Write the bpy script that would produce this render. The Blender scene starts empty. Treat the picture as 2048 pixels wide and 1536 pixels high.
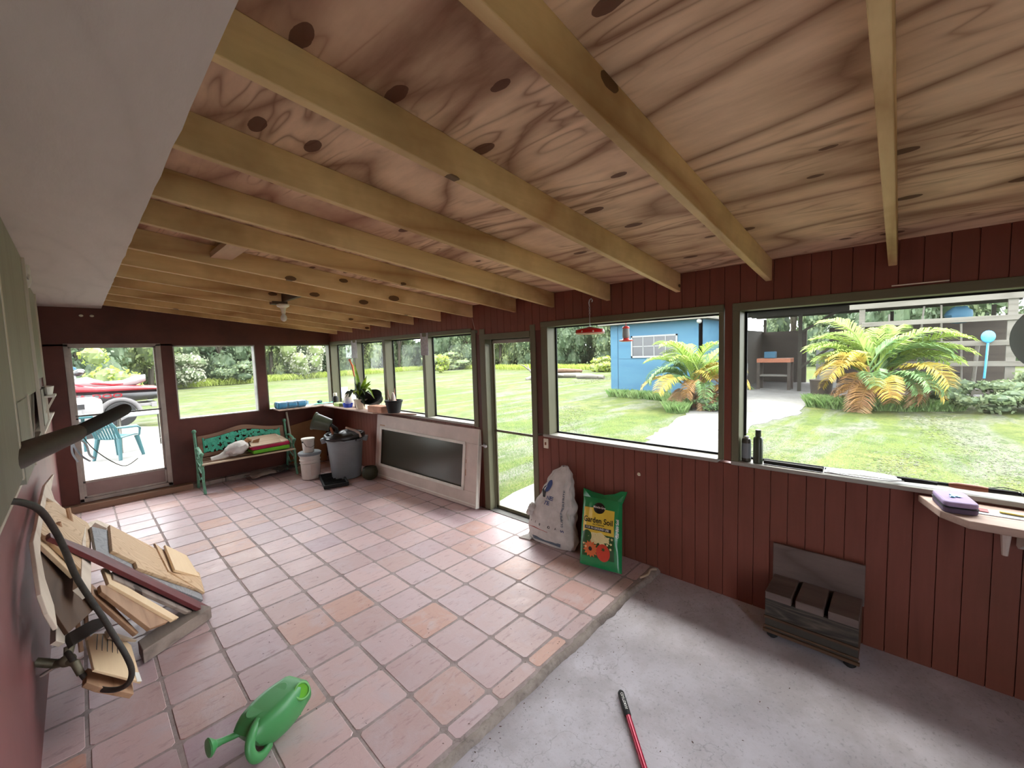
import bpy, bmesh, math, random
from mathutils import Vector, Matrix, noise
random.seed(7)
FT = 0.3048            # everything below is written in feet and stored in metres
SC = bpy.context.scene
COL = SC.collection

# ------------------------------------------------------------------ camera
def make_camera():
    yaw, pitch, roll = 0.8121, 0.0754, -0.0312
    f = Vector((math.sin(yaw)*math.cos(pitch), math.cos(yaw)*math.cos(pitch), -math.sin(pitch)))
    r = Vector((math.cos(yaw), -math.sin(yaw), 0)); u = r.cross(f)
    c, s = math.cos(roll), math.sin(roll)
    r2 = r*c + u*s; u2 = -r*s + u*c
    cam = bpy.data.cameras.new('camera'); o = bpy.data.objects.new('camera', cam); COL.objects.link(o)
    cam.sensor_width = 36; cam.lens = 824.13/2048*36; cam.clip_start = 0.02; cam.clip_end = 1000
    m = Matrix((r2, u2, -f)).transposed().to_4x4()
    m.translation = Vector((-8.6772, -7.2559, 6.0713))*FT
    o.matrix_world = m
    SC.camera = o
make_camera()

# ------------------------------------------------------------------ light: bright overcast sky
def make_world():
    w = bpy.data.worlds.new('overcast_sky'); SC.world = w; w.use_nodes = True
    nt = w.node_tree; nt.nodes.clear()
    out = nt.nodes.new('ShaderNodeOutputWorld'); bg = nt.nodes.new('ShaderNodeBackground')
    tc = nt.nodes.new('ShaderNodeTexCoord'); sep = nt.nodes.new('ShaderNodeSeparateXYZ')
    rp = nt.nodes.new('ShaderNodeValToRGB')
    rp.color_ramp.elements[0].position = 0.45; rp.color_ramp.elements[0].color = (0.80, 0.84, 0.90, 1)
    rp.color_ramp.elements[1].position = 1.0; rp.color_ramp.elements[1].color = (1.0, 1.0, 1.0, 1)
    mp = nt.nodes.new('ShaderNodeMapRange'); mp.inputs[1].default_value = -1; mp.inputs[2].default_value = 1
    nt.links.new(tc.outputs['Generated'], sep.inputs[0]); nt.links.new(sep.outputs[2], mp.inputs[0])
    nt.links.new(mp.outputs[0], rp.inputs[0]); nt.links.new(rp.outputs[0], bg.inputs[0])
    bg.inputs[1].default_value = 2.6
    nt.links.new(bg.outputs[0], out.inputs[0])
make_world()
def make_sun():
    l = bpy.data.lights.new('veiled_sun', 'SUN'); l.energy = 2.2; l.angle = math.radians(30); l.color = (1, .97, .9)
    o = bpy.data.objects.new('veiled_sun', l); COL.objects.link(o)
    o.rotation_euler = Vector((-0.35, -0.25, -1.0)).to_track_quat('-Z', 'Y').to_euler()
make_sun()
SC.view_settings.view_transform = 'Standard'; SC.view_settings.look = 'None'
SC.view_settings.gamma = 1; SC.view_settings.use_curve_mapping = False
SC.view_settings.exposure = 2.15
SC.cycles.max_bounces = 10; SC.cycles.diffuse_bounces = 6; SC.cycles.glossy_bounces = 3
SC.cycles.transmission_bounces = 4; SC.cycles.transparent_max_bounces = 16
SC.cycles.sample_clamp_indirect = 8; SC.cycles.caustics_reflective = False; SC.cycles.caustics_refractive = False
SC.cycles.use_denoising = True
try: SC.cycles.denoiser = 'OPENIMAGEDENOISE'
except Exception: pass

# ------------------------------------------------------------------ materials
KO = [1.0]
def srgb(r, g, b):
    k = KO[0]
    f0 = lambda c: (c/255/12.92) if c/255 <= .04045 else ((c/255+.055)/1.055)**2.4
    return (f0(r)*k, f0(g)*k, f0(b)*k, 1)
class NT:
    def __init__(s, name):
        s.m = bpy.data.materials.new(name); s.m.use_nodes = True; s.t = s.m.node_tree
        s.b = s.t.nodes['Principled BSDF']
        s.tc = s.t.nodes.new('ShaderNodeTexCoord')
    def n(s, kind, **kw):
        nd = s.t.nodes.new(kind)
        for k, v in kw.items(): setattr(nd, k, v)
        return nd
    def l(s, a, b): s.t.links.new(a, b)
    def put(s, sock, v):
        if isinstance(v, bpy.types.NodeSocket): s.l(v, sock)
        else: sock.default_value = v
    def math(s, op, a, b=0.0, c=0.0):
        nd = s.n('ShaderNodeMath', operation=op); s.put(nd.inputs[0], a); s.put(nd.inputs[1], b); s.put(nd.inputs[2], c)
        return nd.outputs[0]
    def mapping(s, scale=(1, 1, 1), loc=(0, 0, 0), rot=(0, 0, 0), src='Object'):
        nd = s.n('ShaderNodeMapping'); nd.inputs['Scale'].default_value = scale; nd.inputs['Location'].default_value = loc
        nd.inputs['Rotation'].default_value = rot
        s.l(getattr(s, 'objvec', None) or s.tc.outputs[src], nd.inputs[0]); return nd.outputs[0]
    def noise(s, vec, scale=5, detail=4, rough=.5, dist=0):
        nd = s.n('ShaderNodeTexNoise'); s.l(vec, nd.inputs['Vector']); nd.inputs['Scale'].default_value = scale
        nd.inputs['Detail'].default_value = detail; nd.inputs['Roughness'].default_value = rough; nd.inputs['Distortion'].default_value = dist
        return nd.outputs[0]
    def ramp(s, fac, stops):
        nd = s.n('ShaderNodeValToRGB'); s.put(nd.inputs[0], fac); e = nd.color_ramp.elements
        while len(e) < len(stops): e.new(.5)
        for i, (p, c) in enumerate(stops):
            e[i].position = p; e[i].color = c if len(c) == 4 else (*c, 1)
        return nd.outputs[0]
    def mix(s, fac, a, b, mode='MIX'):
        nd = s.n('ShaderNodeMix', data_type='RGBA', blend_type=mode); s.put(nd.inputs[0], fac); s.put(nd.inputs[6], a); s.put(nd.inputs[7], b)
        return nd.outputs[2]
    def bump(s, h, strength=.3, dist=.01):
        nd = s.n('ShaderNodeBump'); s.put(nd.inputs['Height'], h); nd.inputs['Strength'].default_value = strength
        nd.inputs['Distance'].default_value = dist; s.l(nd.outputs[0], s.b.inputs['Normal'])
    def fin(s, col, rough=.6, metal=0, spec=.5):
        s.put(s.b.inputs['Base Color'], col); s.put(s.b.inputs['Roughness'], rough); s.b.inputs['Metallic'].default_value = metal
        s.b.inputs['Specular IOR Level'].default_value = spec
        return s.m
W1 = (1, 1, 1, 1); K0 = (0, 0, 0, 1)
def paint(name, c, rough=.55, var=.25, scale=6, spec=.4, metal=0, bump=.05):
    """plain painted / plastic surface with faint mottling"""
    s = NT(name); c = srgb(*c); v = s.mapping()
    n = s.noise(v, scale, 4, .6)
    f = s.ramp(n, [(.3, (1-var,)*3), (.7, (1+var*.3,)*3)])
    col = s.mix(1.0, c, f, 'MULTIPLY')
    if bump: s.bump(s.noise(v, scale*8, 3), bump, .004)
    return s.fin(col, rough, metal, spec)
def grain(name, c1, c2, axis='X', k=14, sc=1.4, stretch=9, knots=.0, knotc=(70, 40, 25), rough=.65, stain=None, stains=.5, bump=.12, contrast=.5):
    """sawn timber / plywood: contour rings of a stretched noise, knots, stains"""
    s = NT(name); a, b = srgb(*c1), srgb(*c2)
    oi = s.n('ShaderNodeObjectInfo'); cx_ = s.n('ShaderNodeCombineXYZ'); va = s.n('ShaderNodeVectorMath', operation='ADD')   # every board its own grain
    for k_, f_ in enumerate((37, 11, 23)): s.l(s.math('MULTIPLY', oi.outputs['Random'], f_), cx_.inputs[k_])
    s.l(s.tc.outputs['Object'], va.inputs[0]); s.l(cx_.outputs[0], va.inputs[1]); s.objvec = va.outputs[0]
    scl = {'X': (1/stretch, 1, 1), 'Y': (1, 1/stretch, 1), 'Z': (1, 1, 1/stretch)}[axis]
    v = s.mapping(scl)
    base = s.noise(v, sc, 2, .4)
    ring = s.math('FRACT', s.math('MULTIPLY', base, k))
    tri = s.math('ABSOLUTE', s.math('SUBTRACT', s.math('MULTIPLY', ring, 2), 1))
    fine = s.noise(v, sc*22, 5, .6)
    fac = s.math('ADD', s.math('MULTIPLY', s.math('POWER', tri, 3), contrast), s.math('MULTIPLY', s.math('SUBTRACT', fine, .35), .55))
    col = s.mix(s.math('MINIMUM', s.math('MAXIMUM', fac, 0), 1), a, b)
    if axis == 'Y' and knots > .3:
        f2 = s.math('FRACT', s.math('MULTIPLY', s.noise(s.mapping((1, .16, 1), (4, 1, 2)), 3.2, 3, .55), 16))
        f2 = s.math('POWER', s.math('ABSOLUTE', s.math('SUBTRACT', s.math('MULTIPLY', f2, 2), 1)), 4)
        msk = s.ramp(s.noise(s.mapping(), 2.0, 2, .5), [(.42, K0), (.6, (.75,)*3)])
        col = s.mix(s.math('MULTIPLY', f2, msk), col, b)
    if stain:
        st = s.ramp(s.noise(s.mapping((1, 1, 1), (3, 5, 1)), 1.1, 5, .6), [(.45, K0), (.72, (stains,)*3)])
        col = s.mix(st, col, srgb(*stain))
    if knots:
        sk = {'X': (.45, 1, 1), 'Y': (1, .45, 1), 'Z': (1, 1, .45)}[axis]
        vo = s.n('ShaderNodeTexVoronoi', feature='F1', voronoi_dimensions='2D'); s.l(s.mapping(sk, (1.3, .7, .2), (0, 0, 0) if axis == 'Y' else (math.pi/2, 0, 0)), vo.inputs['Vector']); vo.inputs['Scale'].default_value = 4.2
        sepc = s.n('ShaderNodeSeparateColor'); s.l(vo.outputs['Color'], sepc.inputs[0])
        on = s.math('LESS_THAN', sepc.outputs[0], knots)
        wob = s.math('ADD', vo.outputs['Distance'], s.math('MULTIPLY', s.math('SUBTRACT', s.noise(s.mapping(), 30, 2), .5), .03))
        rad = s.math('ADD', .045, s.math('MULTIPLY', sepc.outputs[1], .07))
        kn = s.math('MULTIPLY', on, s.math('LESS_THAN', wob, rad))
        halo = s.math('MULTIPLY', on, s.math('MAXIMUM', 0, s.math('SUBTRACT', 1, s.math('DIVIDE', wob, s.math('MULTIPLY', rad, 2.6)))))
        col = s.mix(s.math('MULTIPLY', halo, .55), col, b)
        col = s.mix(s.math('MULTIPLY', kn, .85), col, srgb(*knotc))
    if bump: s.bump(fine, bump, .004)
    return s.fin(col, rough, 0, .3)
def flat(name, c, rough=.5, spec=.4, metal=0):
    s = NT(name); return s.fin(srgb(*c), rough, metal, spec)
MAT = {}
MAT['ply'] = grain('ceiling_plywood', (238, 204, 170), (132, 92, 68), 'Y', 15, 1.15, 5, .45, (86, 46, 32), .7, (172, 122, 104), .7, .1, .8)
MAT['soffit'] = grain('painted_plywood', (214, 202, 196), (192, 180, 174), 'Y', 14, 1.0, 4, 0, rough=.6, bump=.35, contrast=.3)
MAT['rafter'] = grain('rafter_pine', (232, 202, 150), (166, 118, 72), 'X', 9, 1.1, 8, .3, (70, 40, 22), .6, (130, 92, 48), .75, .08, .6)
MAT['block'] = grain('blocking_pine', (200, 168, 140), (150, 112, 84), 'Y', 9, 1.6, 7)
MAT['redwall'] = paint('dark_red_siding', (92, 48, 38), .5, .35, 2.5, .35)
MAT['redplank'] = grain('red_painted_siding', (126, 73, 61), (98, 54, 46), 'Z', 6, 2.2, 12, 0, rough=.48, bump=.1, contrast=.25, stain=(98, 66, 48), stains=.5)
MAT['pinkwall'] = paint('worn_red_paint', (122, 70, 70), .42, .3, 2.0, .5)
MAT['olive'] = grain('olive_trim_paint', (112, 110, 88), (82, 82, 62), 'Z', 6, 2.2, 10, 0, rough=.5, bump=.06, contrast=.25)
MAT['oliveh'] = grain('olive_trim_paint_long', (112, 110, 88), (82, 82, 62), 'Y', 6, 2.2, 10, 0, rough=.5, bump=.06, contrast=.25)
MAT['sill'] = grain('grey_sill_paint', (168, 166, 158), (120, 118, 108), 'Y', 5, 2, 9, 0, rough=.5)
MAT['shelf'] = grain('weathered_shelf', (204, 178, 164), (140, 116, 104), 'Y', 10, 2.2, 9, .1, (90, 60, 50), .7)
MAT['graypaint'] = grain('grey_shutter_paint', (152, 150, 136), (116, 114, 100), 'Z', 5, 2, 10, 0, rough=.6, contrast=.25)
MAT['batten'] = flat('pale_edge_paint', (200, 192, 176), .6)
MAT['white'] = paint('chalky_white_paint', (226, 222, 212), .55, .18, 5)
MAT['frame'] = paint('aged_aluminium', (168, 158, 148), .45, .3, 4, .5, .2)
MAT['kick'] = paint('pinkish_kick_panel', (146, 122, 116), .5, .2, 3)
MAT['doorwhite'] = paint('aged_white_door', (208, 192, 182), .5, .18, 3)
MAT['greenpaint'] = paint('green_cast_iron', (96, 150, 122), .5, .35, 20)
MAT['teal'] = paint('teal_cast_leaves', (70, 176, 146), .5, .3, 14)
MAT['benchwood'] = grain('bench_wood', (140, 110, 90), (96, 70, 56), 'X', 6, 2, 9)
MAT['slatwood'] = grain('pale_bench_slat', (200, 182, 160), (150, 128, 106), 'X', 6, 2, 9)
MAT['canvas'] = paint('white_sack_cloth', (206, 202, 198), .75, .25, 7, .2, 0, .3)
MAT['magenta'] = paint('magenta_cushion', (172, 44, 78), .8, .2, 8, .2)
MAT['lime'] = paint('lime_cushion', (104, 176, 52), .8, .2, 8, .2)
MAT['card'] = paint('stained_cardboard', (150, 108, 76), .8, .25, 3, .2)
MAT['straw'] = grain('wicker_brown', (178, 156, 132), (120, 96, 78), 'X', 26, 2, 12)
MAT['bucket'] = paint('white_bucket_plastic', (214, 208, 200), .4, .12, 5)
MAT['bin'] = paint('grey_bin_plastic', (138, 146, 150), .5, .15, 4)
MAT['black'] = paint('black_plastic', (24, 24, 26), .7, .2, 9)
MAT['blackbag'] = paint('black_bin_liner', (22, 22, 22), .3, .3, 20, .6, 0, .4)
MAT['dgreen'] = paint('dark_green_plastic', (66, 74, 58), .35, .2, 6, .5)
MAT['dolive'] = paint('dark_olive_pot', (52, 54, 34), .55, .3, 6)
MAT['rubber'] = flat('rubber', (30, 29, 28), .6)
MAT['steel'] = paint('bright_steel', (196, 198, 200), .3, .15, 9, .5, .85)
MAT['darksteel'] = paint('dull_metal', (96, 92, 86), .45, .3, 12, .5, .7)
MAT['red'] = paint('red_plastic', (206, 28, 26), .3, .1, 6)
MAT['crimson'] = paint('crimson_metal_pole', (176, 22, 62), .22, .08, 9, .7, .25)
MAT['cream'] = paint('porcelain', (232, 224, 204), .3, .08, 9)
MAT['cangreen'] = paint('green_can_plastic', (74, 150, 88), .38, .12, 3, .5)
MAT['canlight'] = paint('bright_green_inner', (100, 176, 84), .45, .1, 6, .5)
MAT['mauve'] = paint('mauve_fabric', (160, 142, 176), .8, .12, 20, .2)
MAT['mauvedk'] = paint('dark_mauve_fabric', (104, 90, 112), .8, .12, 20, .2)
MAT['brown'] = paint('brown_handle', (150, 92, 66), .5, .2, 14)
MAT['blue'] = paint('blue_plastic', (60, 84, 190), .4, .12, 8)
MAT['sky'] = paint('blue_wrapped_bottles', (74, 148, 190), .25, .2, 14, .6)
MAT['lav'] = paint('lavender_board', (178, 174, 214), .5, .1, 8)
MAT['plimegreen'] = paint('pale_green_box', (170, 196, 110), .5, .15, 8)
MAT['brick'] = paint('pale_brick', (206, 160, 136), .8, .25, 9, .2, 0, .3)
MAT['tealplastic'] = paint('teal_patio_plastic', (30, 76, 82), .4, .08, 4)
MAT['grooved'] = grain('grooved_orange_wood', (212, 182, 146), (170, 132, 94), 'X', 30, 2.4, 14, 0, rough=.6, contrast=.7)
MAT['palewood'] = grain('pale_plywood', (232, 206, 168), (204, 170, 130), 'Y', 8, 1.5, 6, .12, (60, 40, 26))
MAT['whiteboard'] = grain('cream_curved_board', (222, 208, 190), (188, 170, 150), 'Z', 6, 1.6, 7)
MAT['orangewood'] = grain('orange_brown_wood', (176, 140, 110), (122, 88, 64), 'Y', 9, 2, 9)
MAT['maroon'] = paint('maroon_bar_paint', (104, 46, 48), .45, .25, 9)
MAT['graystone'] = grain('grey_marbled_board', (150, 150, 152), (104, 106, 110), 'Y', 22, 4, 1.5)
MAT['dimwood'] = grain('shade_darkened_seat_wood', (112, 98, 94), (72, 60, 56), 'Y', 10, 2.2, 8, .08, (40, 30, 26), .7)  # tone lowered to put the dark corner's shade into the colour
MAT['peel'] = grain('peeling_black_paint', (44, 42, 40), (122, 110, 98), 'Y', 30, 5, 7, contrast=.35)
MAT['graywood'] = grain('weathered_grey_wood', (150, 136, 126), (96, 84, 78), 'Y', 10, 2.2, 10, .08, (60, 48, 42))
MAT['darkwood'] = grain('dark_brown_wood', (92, 70, 54), (56, 40, 30), 'Y', 8, 2, 9)
MAT['darkpanel'] = paint('dark_slate_panel', (64, 60, 54), .6, .3, 6)
MAT['hose'] = paint('scuffed_black_hose', (58, 54, 48), .5, .45, 30)
MAT['brass'] = paint('corroded_brass', (120, 116, 96), .55, .4, 16, .4, .4)
MAT['wrap'] = paint('smoky_plastic_wrap', (72, 60, 54), .6, .5, 9, .4)
KO[0] = .25          # open-air colours scaled darker than life to offset the bright exposure
MAT['shed'] = grain('blue_shed_paint', (116, 184, 222), (78, 146, 198), 'Y', 5, 1.4, 6, contrast=.35)
MAT['shedline'] = flat('shed_seam', (70, 130, 170), .7)
MAT['winwhite'] = flat('shed_window_white', (236, 240, 240), .5)
MAT['winglass'] = flat('dark_window_glass', (88, 92, 96), .15, .6)
MAT['greybeam'] = grain('silvered_beam', (196, 190, 178), (146, 140, 128), 'Y', 8, 1.2, 9, .1)
MAT['barnwood'] = grain('greyish_barn_board', (128, 116, 104), (90, 80, 72), 'Y', 8, 1, 9)  # plain greyish brown board colour
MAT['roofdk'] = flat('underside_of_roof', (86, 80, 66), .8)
MAT['trunk'] = grain('bark', (120, 110, 92), (84, 76, 62), 'Z', 12, 2, 5)
MAT['hullred'] = paint('glossy_hull_red', (224, 26, 56), .2, .08, 4, .7)
MAT['hullblk'] = paint('glossy_hull_black', (52, 48, 54), .25, .08, 4, .7)
MAT['hullwhite'] = paint('glossy_hull_white', (232, 226, 228), .25, .08, 4, .7)
MAT['tyre'] = flat('tyre_rubber', (64, 64, 66), .8)
KO[0] = 1.0
MAT['pailgrey'] = paint('translucent_grey_green', (128, 140, 136), .35, .1, 4)
MAT['paper'] = paint('speckled_paper', (196, 200, 206), .7, .3, 40, .2)
KO[0] = .2
MAT['clipping'] = paint('dry_clippings', (206, 212, 180), .9, .3, 8, .1)
KO[0] = 1.0
def leafmat(name, c1, c2, sc=6):
    s = NT(name); n = s.noise(s.mapping(), sc, 3, .6)
    oi = s.n('ShaderNodeObjectInfo')
    col = s.mix(s.ramp(n, [(.35, K0), (.65, W1)]), srgb(*c1), srgb(*c2))
    tr = s.n('ShaderNodeBsdfTranslucent'); s.l(col, tr.inputs[0])
    ms = s.n('ShaderNodeMixShader'); ms.inputs[0].default_value = .35
    s.fin(col, .5, 0, .3); s.l(s.b.outputs[0], ms.inputs[1]); s.l(tr.outputs[0], ms.inputs[2])
    s.l(ms.outputs[0], s.t.nodes['Material Output'].inputs[0]); return s.m
KO[0] = .5
MAT['tree1'] = leafmat('mid_green_leaves', (118, 142, 100), (160, 176, 132), 1.0)
MAT['tree2'] = leafmat('dark_green_leaves', (90, 116, 86), (128, 150, 112), 1.0)
MAT['tree3'] = leafmat('pale_green_leaves', (150, 172, 104), (186, 200, 140), 1.0)
MAT['lime_leaf'] = leafmat('yellow_green_leaves', (184, 210, 80), (214, 226, 128), 2)
MAT['blossom'] = leafmat('whitish_leaves', (196, 204, 172), (228, 230, 206), 2)
MAT['frond_g'] = leafmat('green_frond', (150, 190, 84), (196, 218, 110), 3)
MAT['frond_d'] = leafmat('deep_green_frond', (116, 164, 100), (160, 192, 128), 3)
MAT['frond_y'] = leafmat('yellow_frond', (222, 208, 92), (226, 186, 92), 3)
MAT['frond_o'] = leafmat('dry_orange_frond', (216, 168, 96), (202, 156, 118), 3)
MAT['frond_b'] = leafmat('withered_brown_frond', (176, 136, 100), (200, 168, 122), 3)
MAT['bladegreen'] = leafmat('long_grass_blade', (126, 168, 92), (172, 200, 130), 3)
KO[0] = 1.0
MAT['strap'] = leafmat('strap_leaf', (96, 130, 44), (178, 200, 70), 7)
MAT['strapdk'] = leafmat('dark_strap_leaf', (52, 66, 40), (84, 96, 58), 7)

KO[0] = .145
def lawn_mat():
    s = NT('mown_lawn'); v = s.mapping()
    big = s.noise(v, .22, 4, .6); mid = s.noise(v, 1.3, 4, .6); fine = s.noise(v, 26, 4, .7)
    c = s.mix(s.ramp(big, [(.38, K0), (.62, W1)]), srgb(184, 212, 92), srgb(216, 224, 128))
    c = s.mix(s.ramp(mid, [(.4, K0), (.62, (.5,)*3)]), c, srgb(152, 186, 98))
    # rows of pale clippings left by the mower
    row = s.noise(s.mapping((.22, 1.1, 1), (0, 2, 0), (0, 0, .5)), .9, 5, .65, .6)
    c = s.mix(s.ramp(row, [(.47, K0), (.6, (.8,)*3)]), c, srgb(226, 228, 214))
    c = s.mix(s.ramp(s.noise(v, 3.2, 6, .75), [(.38, (.75,)*3), (.52, K0)]), c, srgb(122, 158, 70))
    c = s.mix(s.ramp(fine, [(.36, (.8,)*3), (.52, K0)]), c, srgb(104, 130, 70))
    s.bump(fine, .9, .03)
    return s.fin(c, .9, 0, .15)
MAT['lawn'] = lawn_mat(); KO[0] = 1.0
def concrete_mat(name, c1, c2, c3, dust=.5, rough=.7, sc=1.0):
    s = NT(name); v = s.mapping()
    a = s.noise(v, .9*sc, 6, .6); b = s.noise(v, 3.2*sc, 6, .65); f = s.noise(v, 60, 3, .6)
    c = s.mix(s.ramp(a, [(.35, K0), (.65, W1)]), srgb(*c1), srgb(*c2))
    c = s.mix(s.ramp(b, [(.42, K0), (.62, (dust,)*3)]), c, srgb(*c3))
    c = s.mix(s.ramp(f, [(.3, (.35,)*3), (.42, K0)]), c, srgb(*[int(q*.6) for q in c1]))
    # hairline cracks
    vo = s.n('ShaderNodeTexVoronoi', feature='DISTANCE_TO_EDGE')
    d = s.n('ShaderNodeVectorMath', operation='ADD'); s.l(v, d.inputs[0])
    nn = s.n('ShaderNodeTexNoise'); s.l(v, nn.inputs['Vector']); nn.inputs['Scale'].default_value = 4; nn.inputs['Detail'].default_value = 5
    s.l(nn.outputs[1], d.inputs[1]); s.l(d.outputs[0], vo.inputs['Vector']); vo.inputs['Scale'].default_value = .55
    c = s.mix(s.ramp(vo.outputs['Distance'], [(0, (.3,)*3), (.004, K0)]), c, srgb(70, 66, 64))
    s.bump(s.math('ADD', s.math('MULTIPLY', b, .6), s.math('MULTIPLY', f, .3)), .25, .01)
    return s.fin(c, rough, 0, .4)
MAT['slab'] = concrete_mat('porch_concrete', (180, 176, 184), (204, 200, 208), (156, 150, 152), .6, .62)
KO[0] = .21
MAT['path'] = concrete_mat('pale_path_concrete', (206, 204, 200), (228, 226, 222), (186, 182, 176), .6, .85)
KO[0] = 1.0
MAT['curb'] = concrete_mat('mortar_edge', (142, 132, 126), (168, 158, 150), (110, 100, 96), .6, .9, 3)
MAT['grout'] = concrete_mat('grey_grout', (158, 144, 142), (176, 162, 160), (130, 116, 114), .6, .85, 3)
def tile_mat():
    s = NT('terracotta_tile'); v = s.mapping((1/FT, 1/FT, 1/FT))
    fl = s.n('ShaderNodeVectorMath', operation='FLOOR'); s.l(v, fl.inputs[0])
    wn = s.n('ShaderNodeTexWhiteNoise', noise_dimensions='3D')
    ml = s.n('ShaderNodeVectorMath', operation='MULTIPLY'); s.l(fl.outputs[0], ml.inputs[0]); ml.inputs[1].default_value = (1, 1, 0); s.l(ml.outputs[0], wn.inputs['Vector'])
    c = s.ramp(wn.outputs[0], [(0, srgb(190, 162, 162)), (.25, srgb(204, 176, 176)), (.5, srgb(188, 164, 170)), (.8, srgb(190, 160, 156)), (.95, srgb(198, 152, 134)), (1, srgb(176, 154, 166))])
    v2 = s.mapping()
    haze = s.noise(v2, 5.5, 6, .65, .5); scr = s.noise(s.mapping((1, 3, 1)), 9, 6, .7)
    c = s.mix(s.ramp(haze, [(.48, K0), (.7, (.62,)*3)]), c, srgb(196, 182, 188))
    c = s.mix(s.ramp(scr, [(.3, (.5,)*3), (.45, K0)]), c, srgb(132, 96, 96))
    r = s.ramp(haze, [(.3, (.30,)*3), (.7, (.55,)*3)])
    s.bump(s.math('ADD', s.math('MULTIPLY', haze, .6), s.math('MULTIPLY', scr, .4)), .35, .012)
    return s.fin(c, r, 0, .5)
MAT['tile'] = tile_mat()
def glass_mat(name, haze=.05, tint=(.97, .98, .97)):
    m = bpy.data.materials.new(name); m.use_nodes = True; t = m.node_tree; t.nodes.clear()
    o = t.nodes.new('ShaderNodeOutputMaterial'); tr = t.nodes.new('ShaderNodeBsdfTransparent'); tr.inputs[0].default_value = (*tint, 1)
    g = t.nodes.new('ShaderNodeBsdfGlossy'); g.inputs['Roughness'].default_value = .02
    fr = t.nodes.new('ShaderNodeFresnel'); fr.inputs[0].default_value = 1.08
    df = t.nodes.new('ShaderNodeBsdfDiffuse'); df.inputs[0].default_value = (.8, .82, .82, 1)
    m1 = t.nodes.new('ShaderNodeMixShader'); m2 = t.nodes.new('ShaderNodeMixShader'); m2.inputs[0].default_value = haze
    t.links.new(fr.outputs[0], m1.inputs[0]); t.links.new(tr.outputs[0], m1.inputs[1]); t.links.new(g.outputs[0], m1.inputs[2])
    t.links.new(m1.outputs[0], m2.inputs[1]); t.links.new(df.outputs[0], m2.inputs[2]); t.links.new(m2.outputs[0], o.inputs[0])
    return m
MAT['glass'] = glass_mat('window_glass')
MAT['clear'] = glass_mat('clear_plastic', .12)
s_ = NT('dark_door_glass'); MAT['darkglass'] = s_.fin(srgb(62, 60, 50), .18, 0, .6)

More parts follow.
